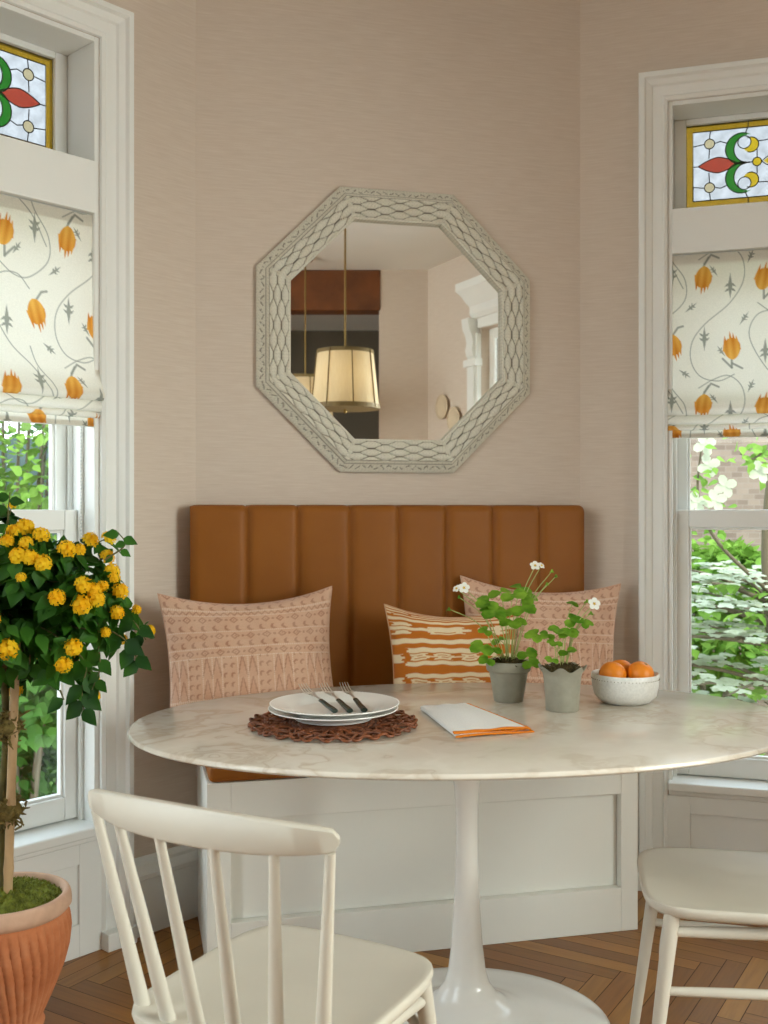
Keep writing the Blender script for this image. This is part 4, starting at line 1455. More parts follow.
# folded napkin
def napkin():
    # quad of the folded cloth on the table (measured corners)
    A = np.array([0.0895, 2.612]); Bq = np.array([0.214, 2.655]); C = np.array([0.335, 2.352]); D = np.array([0.157, 2.286])
    c0 = (A + Bq + C + D) / 4
    root = empty('napkin', (c0[0], c0[1], TZ), 0, 'white folded linen napkin with orange stitched edges on the marble top', 'napkin')
    layers = [(0.0, 0.0, 0.0), (0.012, 0.012, 0.03), (0.006, 0.03, 0.06)]
    n = 60
    white = np.array(rgb(236, 236, 234)[:3]); org = np.array(rgb(214, 124, 40)[:3])
    cnt = 0
    for li in range(3):
        u = np.linspace(0, 1, n)[None, :].repeat(n, 0); v = np.linspace(0, 1, n)[:, None].repeat(n, 1)
        # u from A->B side across, v from AB to DC along
        vend = 1 - 0.035 * li * (1 - u) - 0.02 * (li == 1)
        uu = u * (1 - 0.03 * li) ; vv_ = v * vend
        P = (A + (Bq - A) * uu[..., None]) * (1 - vv_[..., None]) + (D + (C - D) * uu[..., None]) * vv_[..., None]
        z = 0.0015 + 0.0034 * li + 0.0016 * np.sin(5 * u + li * 2) * v + 0.006 * (li == 2) * np.sin(PI * v) * np.sin(PI * u) + 0.0012 * (li == 2) * np.sin(14 * u + 4 * v) * np.sin(PI * u)
        for face, dz in ((0, 0.0046), (1, 0.0)):
            # pillow the free edges of each fold
            e = np.minimum(np.minimum(u, 1 - u) / 0.03, np.minimum(v, 1 - v) / 0.018)
            e = np.clip(e, 0, 1)
            zz = z + 0.0017 + (1 if face == 0 else -1) * 0.0017 * np.sqrt(np.clip(1 - (1 - e) ** 2, 0, 1))
            pos = np.stack([P[..., 0] - c0[0], P[..., 1] - c0[1], zz], -1)
            m_edge = (v > 0.97) | (u > 0.975)
            img = np.where(m_edge[..., None], org, white)
            if face == 1: img = np.where((v > 0.965)[..., None], org, img)
            if cnt == 0:
                allp, allc, allf = [], [], []
            idx = cnt * n * n + np.arange(n * n).reshape(n, n)
            q = np.stack([idx[:-1, :-1], idx[:-1, 1:], idx[1:, 1:], idx[1:, :-1]], -1).reshape(-1, 4)
            if face == 0: q = q[:, ::-1]
            allp.append(pos.reshape(-1, 3)); allc.append(img.reshape(-1, 3)); allf.append(q)
            cnt += 1
    me = bpy.data.meshes.new('folded_cloth')
    me.from_pydata(np.concatenate(allp).tolist(), [], np.concatenate(allf).tolist())
    me.materials.append(M['napkin'])
    at = me.color_attributes.new('Col', 'FLOAT_COLOR', 'POINT')
    c = np.concatenate(allc)
    at.data.foreach_set('color', np.concatenate([c, np.ones((len(c), 1))], -1).astype(np.float32).ravel())
    finish('folded_cloth', me, root, angle=60)
    # blanket-stitched orange hem along the two free edges
    m = MB()
    for li in range(3):
        vend = 1 - 0.02 * (li == 1)
        a = D + (C - D) * 0.0 ; z = 0.0034 + 0.0034 * li
        pts = []
        for i in range(40):
            u = i / 39 * (1 - 0.03 * li)
            ve = 1 - 0.035 * li * (1 - i / 39) - 0.02 * (li == 1)
            p = (A + (Bq - A) * u) * (1 - ve) + (D + (C - D) * u) * ve
            pts.append((p[0] - c0[0], p[1] - c0[1], z + 0.0016 * math.sin(5 * i / 39 + li * 2) + 0.0006 * math.sin(i * 1.9)))
        for i in range(1, 30):
            ve = 1 - i / 29 * 0.98
            u = 1 - 0.03 * li
            ve *= 1 - 0.02 * (li == 1)
            p = (A + (Bq - A) * u) * (1 - ve) + (D + (C - D) * u) * ve
            pts.append((p[0] - c0[0], p[1] - c0[1], z + 0.0016 * math.sin(5 + li * 2) * ve + 0.0006 * math.sin(i * 1.9)))
        m.tube(pts, 0.0022, 6)
    o = m.build('stitched_hem', M['napkin'], root, col=[tuple(org) + (1,)] * len(m.v), angle=80)
napkin()

# bowl of oranges
bw = (0.625, 2.72)
bowl = empty('fruit_bowl', T3(*bw), 0.3, 'white speckled stoneware bowl holding three oranges on the table', 'bowl')
m = MB()
bp = [(0.0, 0.004), (0.03, 0.004), (0.045, 0.0), (0.052, 0.0), (0.064, 0.005), (0.079, 0.020), (0.0845, 0.042), (0.086, 0.06), (0.0865, 0.074), (0.085, 0.0765), (0.0825, 0.075), (0.0825, 0.06), (0.0805, 0.04), (0.072, 0.022), (0.05, 0.011), (0.0, 0.009)]
m.lathe(bp, 72, rf=lambda a, r, z: 1 + 0.006 * math.sin(3 * a + 1))
m.build('bowl_body', M['bowl'], bowl, angle=60)
m = MB()
for k_ in range(60):
    a = 2 * PI * k_ / 60
    m.lathe([(0.0, -0.0014), (0.0014, 0), (0.0, 0.0014)], 5, c=(0.0864 * math.cos(a), 0.0864 * math.sin(a), 0.064 - 0.0004))
m.build('dotted_band', M['drymoss'], bowl, angle=80)
def orange(loc, label, seed):
    r2 = random.Random(seed)
    root = empty('orange_fruit', loc, r2.uniform(0, 6), label, 'orange', 'oranges in the bowl')
    R = 0.0345
    m = MB()
    n = 20
    prof = []
    for i in range(n + 1):
        a = -PI / 2 + PI * i / n
        rr = R * math.cos(a); z = R * 0.93 * math.sin(a)
        if i == n: rr = 0.0
        dim = 0.0035 * math.exp(-((rr / 0.007) ** 2)) * (1 if a > 0 else 0.5)
        prof.append((max(rr, 0.0), z - math.copysign(dim, a) + R * 0.93))
    m.lathe(prof, 40, mx=Matrix.Translation((0, 0, R * 0.93)) @ Matrix.Rotation(r2.uniform(0.2, 0.5), 4, 'Y') @ Matrix.Translation((0, 0, -R * 0.93)))
    tilt = Matrix.Translation((0, 0, 0))
    m.build('peel', M['orange'], root, angle=80)
    rr2 = random.Random(seed); rr2.uniform(0, 6); tl_ = rr2.uniform(0.2, 0.5)
    mx = Matrix.Translation((0, 0, R * 0.93)) @ Matrix.Rotation(tl_, 4, 'Y') @ Matrix.Translation((0, 0, R * 0.93 - 0.0037))
    c = MB()
    for k_ in range(5):
        a = 2 * PI * k_ / 5
        c.tube([(0, 0, 0.0006), (0.003 * math.cos(a), 0.003 * math.sin(a), 0.0008), (0.0052 * math.cos(a), 0.0052 * math.sin(a), 0.0012)], [0.0016, 0.0012, 0.0004], 6, mx=mx)
    c.lathe([(0.0, 0.0), (0.0018, 0.0), (0.0014, 0.002), (0.0, 0.0024)], 8, mx=mx)
    c.build('calyx', M['calyx'], root, angle=60)
    return root
orange((bw[0] - 0.036, bw[1] - 0.016, TZ + 0.043), 'orange in the white bowl, next to the scalloped pot', 1)
orange((bw[0] + 0.037, bw[1] - 0.012, TZ + 0.043), 'orange in the white bowl, on the window side', 2)
orange((bw[0] - 0.002, bw[1] + 0.045, TZ + 0.04), 'orange in the white bowl, half hidden behind the other two', 3)

# ------------------------------------------------------------------ leaves
LEAF_V = np.array([(0, 0, 0), (0, .25, -.03), (0, .5, -.05), (0, .78, -.05), (0, 1, -.04),
                   (-.25, .18, .03), (-.34, .42, .05), (-.18, .74, .02), (.25, .18, .03), (.34, .42, .05), (.18, .74, .02)], float)
LEAF_F = [(0, 1, 5), (1, 2, 6, 5), (2, 3, 7, 6), (3, 4, 7), (0, 8, 1), (1, 8, 9, 2), (2, 9, 10, 3), (3, 10, 4)]
ROUND_V = np.array([(0, 0, 0), (0, .25, -.03), (0, .55, -.05), (0, .82, -.04), (0, .98, -.03), (-.26, .16, .03), (-.46, .5, .06), (-.34, .84, .03), (.26, .16, .03), (.46, .5, .06), (.34, .84, .03)], float)

def add_leaf(m, pos, direction, normal, size, mat=0, template=LEAF_V, droop=0.25, width=1.0):
    d = Vector(direction).normalized(); nn = Vector(normal)
    x = d.cross(nn)
    if x.length < 1e-5: x = d.orthogonal()
    x.normalize(); nn = x.cross(d).normalized()
    b = len(m.v)
    for (lx, ly, lz) in template:
        p = Vector(pos) + (x * lx * width + d * ly + nn * (lz - droop * ly * ly)) * size
        m.v.append((p.x, p.y, p.z))
    for f in LEAF_F:
        m.f.append(tuple(b + i for i in f)); m.mi.append(mat)

def rand_dir():
    v = Vector(rng.normal(size=3)); return v.normalized()

# ------------------------------------------------------------------ strawberry pots
def five_petal(m, c, nrm, size, mat=0):
    nrm = Vector(nrm).normalized()
    a0 = nrm.orthogonal().normalized()
    b0 = nrm.cross(a0)
    for k_ in range(5):
        a = 2 * PI * k_ / 5
        dr = a0 * math.cos(a) + b0 * math.sin(a)
        add_leaf(m, Vector(c) + dr * size * 0.12, dr + nrm * 0.15, nrm, size * 0.62, mat, ROUND_V, 0.1, 1.1)

def strawberry(loc, rz, label, spec):
    root = empty('strawberry_plant', loc, rz, label, 'potted plant', 'strawberry pots on the table')
    m = MB()
    if spec['kind'] == 'plain':
        pr = [(0.0, 0.003), (0.034, 0.003), (0.036, 0.0), (0.038, 0.001), (0.041, 0.02), (0.046, 0.05), (0.05, 0.075), (0.0512, 0.0775), (0.0555, 0.079), (0.0575, 0.082), (0.059, 0.1), (0.0585, 0.104), (0.056, 0.1055), (0.0535, 0.104), (0.052, 0.09), (0.0, 0.09)]
        m.lathe(pr, 56)
        top = 0.093; rad = 0.052
    else:
        pr = [(0.0, 0.003), (0.037, 0.003), (0.0385, 0.0), (0.0405, 0.001), (0.041, 0.006), (0.0425, 0.03), (0.0445, 0.06), (0.047, 0.085), (0.0495, 0.097), (0.0555, 0.107), (0.058, 0.111), (0.0565, 0.1125), (0.053, 0.109), (0.048, 0.1), (0.046, 0.094), (0.0, 0.092)]
        # scalloped, flaring lip
        seg = 96
        vs = []
        for (r, z) in pr:
            for k_ in range(seg):
                a = 2 * PI * k_ / seg
                w = max(0.0, (z - 0.085) / 0.027) if r > 0.045 else 0.0
                s_ = math.cos(7 * a)
                vs.append((r * (1 + 0.07 * w * s_) * math.cos(a), r * (1 + 0.07 * w * s_) * math.sin(a), z - 0.006 * w * (1 - s_)))
        fs = []
        for i in range(len(pr) - 1):
            for k_ in range(seg):
                k2 = (k_ + 1) % seg
                fs.append((i * seg + k_, i * seg + k2, (i + 1) * seg + k2, (i + 1) * seg + k_))
        m.add(vs, fs)
        top = 0.097; rad = 0.048
    m.build('pot', M['zinc'], root, angle=45)
    m = MB()
    r2 = np.random.default_rng(spec['seed'])
    m.grid(40, 10, lambda u, v: (rad * v * math.cos(2 * PI * u), rad * v * math.sin(2 * PI * u), top + 0.012 * (1 - v * v) + 0.003 * math.sin(9 * u * 6.28) * v + 0.003 * math.sin(23 * v + 11 * u)), wrap_u=True)
    for k_ in range(220):
        a = r2.uniform(0, 2 * PI); r = rad * math.sqrt(r2.uniform(0, 1)) * 1.02
        p = Vector((r * math.cos(a), r * math.sin(a), top + 0.012 * (1 - (r / rad) ** 2)))
        q = p + Vector((r2.normal() * 0.008, r2.normal() * 0.008, 0.004 + 0.008 * r2.uniform()))
        m.tube([p, (p + q) / 2 + Vector((r2.normal() * .003, r2.normal() * .003, .003)), q], [0.0016, 0.0013, 0.0005], 4)
    m.build('moss_topping', M['soil'], root, angle=80)
    for (lx, ly, lz, size, face) in spec['leaves']:
        p0 = Vector((lx * 0.12 + r2.normal() * 0.006, ly * 0.12 + r2.normal() * 0.006, top + 0.005)); p1 = Vector((lx, ly, lz))
        mid = p0.lerp(p1, 0.55) + Vector((-lx * 0.18, -ly * 0.18, 0.012))
        path = smooth_poly([tuple(p0), tuple(mid), tuple(p1)], 6)
        st = MB(); st.tube(path, 0.0011, 6)
        so = st.build('stem', M['berry_stem'], root, angle=80)
        lf = MB()
        out = Vector((lx, ly, 0.0)); out = out.normalized() if out.length > 1e-3 else Vector((1, 0, 0))
        out = (out + Vector((face[0], face[1], face[2]))).normalized()
        up = Vector((0, -0.55, 1.0))
        side = out.cross(up).normalized()
        for dr, sz in ((out, 1.0), ((out * 0.25 + side), 0.9), ((out * 0.25 - side), 0.9)):
            add_leaf(lf, p1, dr, up, size * sz, 0, ROUND_V, 0.2, 1.0)
        lf.build('leaf', M['berry_leaf'], so, angle=80)
    for (lx, ly, lz, size, kind, nrm) in spec['flowers']:
        p0 = Vector((lx * 0.1, ly * 0.1, top + 0.005)); p1 = Vector((lx, ly, lz))
        mid = p0.lerp(p1, 0.6) + Vector((-lx * 0.15, -ly * 0.15, 0.015))
        st = MB(); st.tube(smooth_poly([tuple(p0), tuple(mid), tuple(p1)], 6), 0.0011, 6)
        so = st.build('stem', M['berry_stem'], root, angle=80)
        if kind == 'open':
            f = MB(); five_petal(f, p1 + Vector(nrm) * 0.002, nrm, size)
            fo = f.build('flower', M['petal'], so, angle=80)
            c = MB(); c.lathe([(0, -0.001), (0.0028, 0), (0.0024, 0.0016), (0, 0.0024)], 10, mx=Matrix.Translation(p1 + Vector(nrm) * 0.003) @ Vector(nrm).to_track_quat('Z', 'Y').to_matrix().to_4x4())
            c.build('flower_center', M['pollen'], fo, angle=80)
        else:
            b = MB(); b.lathe([(0.0, 0.0), (0.003, 0.002), (0.0034, 0.005), (0.002, 0.009), (0.0, 0.01)], 10, mx=Matrix.Translation(p1 - Vector((0, 0, 0.005))))
            for k_ in range(5):
                a = 2 * PI * k_ / 5
                add_leaf(b, p1, (math.cos(a), math.sin(a), -0.3), (0, 0, 1), size * 0.5)
            b.build('bud', M['berry_leaf'], so, angle=80)
    return root

# offsets from the pot centre in metres (x across, y depth, z above the table)
PA = (0.325, 2.74); PB = (0.444, 2.615)
ua = 2.74 / 1050; ub = 2.615 / 1050
def offs(px, py, cx, cy_, u, dy):
    return ((px - cx) * u, dy, (cy_ - py) * u)
def z_at(py, y): return 1.235 + (510 - py) * y / 1050 - TZ
def spec_from(pot, leaves, flowers):
    L = []; F = []
    for (px, py, dy, size, face) in leaves:
        y = pot[1] + dy
        L.append(((px - 384) * y / 1050 - pot[0], dy, z_at(py, y), size, face))
    for (px, py, dy, size, kind, nrm) in flowers:
        y = pot[1] + dy
        F.append(((px - 384) * y / 1050 - pot[0], dy, z_at(py, y), size, kind, nrm))
    return L, F
lA, fA = spec_from(PA, [
    (489, 601, -0.02, 0.042, (0, -.3, -.2)), (501, 592, 0.03, 0.042, (0, .2, 0)), (513, 594, -0.02, 0.046, (.2, -.3, 0)), (524, 596, 0.01, 0.042, (.4, 0, -.1)),
    (494, 611, -0.05, 0.044, (-.3, -.4, -.3)), (506, 610, -0.03, 0.044, (0, -.6, -.2)), (522, 606, -0.03, 0.044, (.3, -.4, -.3)), (513, 621, -0.05, 0.042, (0, -.6, -.3)),
    (487, 630, -0.02, 0.026, (-.3, -.2, 0)), (483, 646, -0.05, 0.042, (-.5, -.5, -.2)), (492, 648, -0.05, 0.032, (0, -.6, -.3)), (526, 652, -0.05, 0.036, (.3, -.5, -.2)),
    (529, 661, -0.04, 0.034, (.5, -.3, -.4)), (488, 659, -0.05, 0.03, (-.5, -.3, -.2)), (500, 640, 0.03, 0.03, (-.2, .3, 0)), (520, 588, 0.04, 0.04, (.2, .3, 0))],
    [(464, 588, -0.02, 0.021, 'open', (0, -1, .35)), (457, 589, 0.0, 0.016, 'open', (-.5, -.6, .6)), (449, 609, -0.03, 0.02, 'bud', (0, 0, 1)), (459, 597, -0.02, 0.012, 'bud', (0, 0, 1)),
     (535, 566, 0.0, 0.02, 'open', (0, -.8, .6)), (541, 566, 0.02, 0.014, 'open', (.5, -.6, .6)), (552, 571, 0.01, 0.018, 'bud', (0, 0, 1)), (547, 584, 0.0, 0.014, 'bud', (0, 0, 1)), (556, 576, 0.02, 0.014, 'bud', (0, 0, 1))])
lB, fB = spec_from(PB, [
    (570, 619, 0.0, 0.036, (-.2, -.4, 0)), (560, 629, -0.03, 0.034, (-.2, -.5, -.1)), (568, 632, -0.03, 0.034, (.4, -.5, -.2)), (537, 634, 0.0, 0.034, (-.5, -.2, -.1)), (548, 634, -0.01, 0.026, (.2, -.4, -.2)),
    (555, 642, -0.03, 0.024, (0, -.5, -.2)), (552, 659, -0.04, 0.022, (-.2, -.5, -.1)), (567, 651, -0.02, 0.03, (.2, -.4, .3)), (572, 604, 0.02, 0.02, (-.3, 0, .3)), (584, 622, 0.0, 0.026, (.6, -.2, -.2))],
    [(594, 604, -0.01, 0.023, 'open', (.2, -.9, .35)), (591, 613, 0.0, 0.022, 'bud', (0, 0, 1)), (587, 601, 0.01, 0.024, 'bud', (0, 0, 1))])
strawberry(T3(*PA), 0, 'strawberry plant with white blossoms in a plain-rimmed grey pot', dict(kind='plain', seed=4, leaves=lA, flowers=fA))
strawberry(T3(*PB), 0, 'strawberry plant in a grey pot with scalloped lip, beside the bowl of oranges', dict(kind='scallop', seed=5, leaves=lB, flowers=fB))

# ------------------------------------------------------------------ lantana standard in its terracotta pot
def lantana():
    cx, cy = -0.905, 2.50
    root = empty('potted_lantana', (cx, cy, 0), 0, 'tall potted lantana standard with yellow flower heads in a ribbed terracotta pot', 'potted plant')
    # pot
    pr = [(0.0, 0.0), (0.085, 0.0), (0.095, 0.004), (0.098, 0.014), (0.092, 0.026), (0.094, 0.034), (0.105, 0.06), (0.125, 0.105), (0.143, 0.15), (0.155, 0.195), (0.159, 0.235), (0.156, 0.268), (0.15, 0.282)]
    def swirl(a, r, z):
        if z < 0.03 or z > 0.276: return 1.0
        e = min(1, (z - 0.03) / 0.02, (0.276 - z) / 0.015)
        ph = 42 * (a + 1.1 * (z - 0.15) ) 
        return 1 + 0.06 * e * (abs(math.sin(ph / 2)) ** 0.6) - 0.035 * e
    pr2 = []
    for (r0, z0), (r1, z1) in zip(pr[:-1], pr[1:]):
        k_ = 3
        for q in range(k_): pr2.append((r0 + (r1 - r0) * q / k_, z0 + (z1 - z0) * q / k_))
    pr2.append(pr[-1])
    pr2 = [(r * 0.955, z) for r, z in pr2]
    m = MB(); m.lathe(pr2, 336, rf=swirl)
    pot = m.build('pot', M['terracotta'], root, angle=50)
    m = MB()
    m.lathe([(0.14, 0.276), (0.149, 0.284), (0.1555, 0.292), (0.1555, 0.302), (0.154, 0.314), (0.15, 0.322), (0.143, 0.325), (0.137, 0.322), (0.134, 0.312), (0.132, 0.29)], 96)
    m.build('rim', M['limed'], pot, angle=60)
    # moss mound
    m = MB()
    def mound(u, v):
        r = 0.134 * v
        a = 2 * PI * u
        z = 0.306 + 0.03 * (1 - v ** 2) + (0.004 * math.sin(40 * u * 6.28 / 3 + 13 * v) + 0.004 * math.sin(17 * v * 3 + 7 * a)) * (1 - v ** 4)
        return (r * math.cos(a), r * math.sin(a), z)
    m.grid(90, 22, mound, wrap_u=True)
    r2 = np.random.default_rng(11)
    for k_ in range(1500):
        u, v = r2.uniform(), math.sqrt(r2.uniform())
        p = Vector(mound(u, v)); q = p + Vector((r2.normal() * 0.004, r2.normal() * 0.004, 0.006))
        m.tube([p, q], [0.0016, 0.0006], 3)
    m.build('moss_mound', M['moss'], root, angle=80)
    # trunk, stake, moss ties
    m = MB()
    trunk = smooth_poly([(0.0, 0.0, 0.3), (-0.008, 0.005, 0.5), (0.006, 0.0, 0.7), (0.0, 0.0, 0.86), (0.004, 0.0, 0.98)], 6)
    m.tube(trunk, [0.011 - 0.003 * i / len(trunk) for i in range(len(trunk))], 10)
    m.build('trunk', M['bark'], root, angle=60)
    m = MB()
    st = [(0.016 + 0.02 * i / 24, -0.02, 0.31 + 0.62 * i / 24) for i in range(25)]
    m.tube(st, [0.0105 + (0.0018 if i % 6 == 3 else 0) for i in range(25)], 12)
    m.build('stake', M['bamboo'], root, angle=60)
    for z in (0.522, 0.722, 0.9):
        m = MB()
        m.lathe([(0.0, -0.022), (0.024, -0.018), (0.033, 0.0), (0.024, 0.018), (0.0, 0.022)], 14, c=(0.012, -0.011, z), rf=lambda a, r, z_: 1 + 0.15 * math.sin(5 * a + z_ * 300))
        for k_ in range(260):
            dv = Vector((r2.normal() * 0.013 + 0.012, r2.normal() * 0.012 - 0.012, z + r2.normal() * 0.016))
            dv2 = dv + Vector((r2.normal() * 0.012, r2.normal() * 0.012, r2.normal() * 0.01))
            m.tube([dv, (dv + dv2) / 2 + Vector((r2.normal(), r2.normal(), r2.normal())) * 0.004, dv2], [0.0028, 0.003, 0.0012], 4)
        m.build('moss_tie', M['drymoss'], root, angle=80)
    # crown
    ctr = Vector((0.0, 0.0, 1.04))
    leaves = MB(); br = MB()
    base = Vector((0.0, 0.0, 0.93))
    # flower heads: pixel places of the heads turned to the viewer, put on the front of the round crown
    heads = [(25, 526, 1.1), (41, 534, .95), (13, 530, .8), (67, 548, 1.05), (91, 539, .95), (109, 537, .9), (26, 542, .8), (18, 555, 1), (31, 556, 1), (43, 562, 1), (108, 556, .85), (113, 570, .9), (115, 577, .7),
             (84, 584, 1), (94, 589, .9), (97, 598, 1), (57, 597, .95), (82, 604, 1.15), (121, 590, .95), (118, 612, .85), (137, 609, .6), (151, 630, .65), (106, 632, .6), (123, 639, .6), (7, 649, 1.15), (74, 647, 1.0), (64, 664, 1.0), (95, 697, .8),
             (96, 679, .5), (21, 577, .55), (80, 549, .7), (103, 586, .7), (7, 540, .8), (-14, 560, 1), (-25, 600, 1), (-10, 620, 1), (-45, 570, 1), (-30, 640, .9), (-60, 610, 1), (12, 505, .5)]
    r3 = np.random.default_rng(21)
    k2 = 0
    tips = []
    for (px, py, sz) in heads:
        # depth: on an ellipsoid around the centre where it fits, else at centre depth
        Y = 2.5
        X = (px - 384) * Y / 1050 - cx; Z = 1.235 + (510 - py) * Y / 1050
        q = (X / 0.33) ** 2 + ((Z - 1.0) / 0.24) ** 2
        dy = -0.25 * math.sqrt(max(0.0, 1 - q)) if q < 1 else r3.uniform(-0.06, 0.02)
        Y = cy + dy
        p = Vector(((px - 384) * Y / 1050 - cx, dy, 1.235 + (510 - py) * Y / 1050))
        tips.append((p, sz))
    # more on the far side, so the crown is whole from elsewhere
    for k_ in range(26):
        dv = rand_dir(); dv.y = abs(dv.y); 
        tips.append((Vector((dv.x * 0.28, dv.y * 0.27, 1.0 + dv.z * 0.2)), r3.uniform(.7, 1.05)))
    for (p, sz) in tips:
        # branch from the trunk head to the tip
        mid = base.lerp(p, 0.5) + Vector((0, 0, 0.035)) + Vector(r3.normal(size=3)) * 0.012
        pth = [Vector(q) for q in smooth_poly([tuple(base), tuple(mid), tuple(p)], 8)]
        br.tube(pth, [0.0034 - 0.0022 * i / len(pth) for i in range(len(pth))], 5)
        outd = (p - base).normalized()
        # opposite pairs of leaves along the outer half
        for i in range(len(pth) // 3, len(pth) - 1):
            t = i / len(pth)
            dd = (pth[i + 1] - pth[i]).normalized()
            s1 = dd.cross(Vector(r3.normal(size=3))).normalized()
            for sg in (1, -1):
                if r3.uniform() < 0.8:
                    dr = (s1 * sg + dd * 0.45 + Vector((0, 0, -0.35)) + Vector(r3.normal(size=3)) * 0.25)
                    add_leaf(leaves, pth[i], dr, Vector((0, -0.35, 1)) + Vector(r3.normal(size=3)) * 0.4, r3.uniform(0.034, 0.06), 0, LEAF_V, r3.uniform(0.1, 0.45), 0.95)
        # collar of leaves right below the head
        for k_ in range(4):
            a = 2 * PI * (k_ + r3.uniform()) / 4
            s1 = outd.orthogonal().normalized(); s2 = outd.cross(s1)
            dr = s1 * math.cos(a) + s2 * math.sin(a) + Vector((0, 0, -0.3))
            add_leaf(leaves, p - outd * 0.025, dr, outd + Vector((0, 0, 0.4)), r3.uniform(0.032, 0.055), 0, LEAF_V, 0.3, 1.2)
        # flower head: dome of small florets
        fm = MB()
        R = 0.0195 * sz
        face = (outd + Vector((0, -0.5, 0.35))).normalized() if p.y < 0.02 else (outd + Vector((0, 0, 0.4))).normalized()
        a0 = face.orthogonal().normalized(); b0 = face.cross(a0)
        nfl = 24
        for k_ in range(nfl):
            tt = math.sqrt((k_ + 0.5) / nfl) * 1.45
            a = k_ * 2.39996
            nd = (face * math.cos(tt) + (a0 * math.cos(a) + b0 * math.sin(a)) * math.sin(tt)).normalized()
            c = p + nd * R * r3.uniform(0.92, 1.06) - face * R * 0.35
            e0 = nd.orthogonal().normalized(); e1 = nd.cross(e0)
            b = len(fm.v)
            rr = R * r3.uniform(0.3, 0.4)
            fm.v.append(tuple(c - nd * 0.0012))
            for j in range(8):
                an = 2 * PI * j / 8
                q = rr * (1.0 if j % 2 == 0 else 0.72)
                w = c + (e0 * math.cos(an) + e1 * math.sin(an)) * q + nd * (-0.0006 if j % 2 else r3.uniform(0.0, 0.0022))
                fm.v.append(tuple(w))
            for j in range(8):
                fm.f.append((b, b + 1 + j, b + 1 + (j + 1) % 8)); fm.mi.append(0)
        # solid underside so the head is a closed dome
        Q = face.to_track_quat('Z', 'Y').to_matrix().to_4x4()
        fm.lathe([(0.0, -R * 0.55), (R * 0.4, -R * 0.35), (R * 0.66, -0.1 * R), (R * 0.6, R * 0.2), (R * 0.36, R * 0.4), (0.0, R * 0.48)], 10, mx=Matrix.Translation(p) @ Q)
        fm.build('flower_head', M['lantana_flower'], root, angle=80)
    # inner fill of the crown
    for k_ in range(950):
        dv = rand_dir()
        rad = r3.uniform(0.35, 1.0) ** 0.6
        p = Vector((dv.x * 0.27 * rad - 0.03, dv.y * 0.26 * rad, 1.0 + dv.z * 0.165 * rad))
        dr = dv + Vector((0, 0, -0.5)) + Vector(r3.normal(size=3)) * 0.5
        add_leaf(leaves, p, dr, dv + Vector((0, -0.2, 0.7)), r3.uniform(0.03, 0.054), 0, LEAF_V, r3.uniform(0.1, 0.4), 0.9)
    # drooping shoot on the window side, and the two tall shoots
    for (pts, nl, s0, s1) in (
            ([(60, 640), (85, 662), (82, 690), (84, 712)], 8, 0.055, 0.085), ([(70, 650), (60, 668), (48, 676)], 4, .05, .075), ([(90, 620), (125, 640), (140, 665)], 7, 0.05, 0.072), ([(95, 600), (128, 615), (146, 640)], 5, 0.045, 0.065), ([(105, 560), (125, 545), (118, 532)], 5, 0.03, 0.045), ([(12, 560), (8, 520), (10, 492)], 7, 0.035, 0.06), ([(30, 655), (30, 670)], 3, .05, .07), ([(60, 690), (64, 700)], 1, .05, .06), ([(98, 640), (100, 668), (92, 690)], 5, .04, .055)):
        P = []
        for (px, py) in pts:
            Y = cy - 0.12
            P.append(((px - 384) * Y / 1050 - cx, Y - cy, 1.235 + (510 - py) * Y / 1050))
        pth = [Vector(q) for q in smooth_poly(P, 6)]
        br.tube(pth, [0.0024 - 0.0014 * i / len(pth) for i in range(len(pth))], 5)
        for k_ in range(nl):
            i = min(len(pth) - 2, int((k_ + 1) / nl * (len(pth) - 1)))
            dd = (pth[i + 1] - pth[i]).normalized()
            sg = 1 if k_ % 2 else -1
            dr = Vector((sg * 0.8, -0.15, -0.55)) + dd * 0.3 + Vector(r3.normal(size=3)) * 0.15
            add_leaf(leaves, pth[i], dr, Vector((0, -1, 0.35)) + Vector(r3.normal(size=3)) * 0.15, r3.uniform(s0 * 0.85, s1 * 0.85), 0, LEAF_V, 0.15, 1.0)
    br.build('branches', M['bark'], root, angle=80)
    leaves.build('foliage', M['lantana_leaf'], root, angle=80)
lantana()

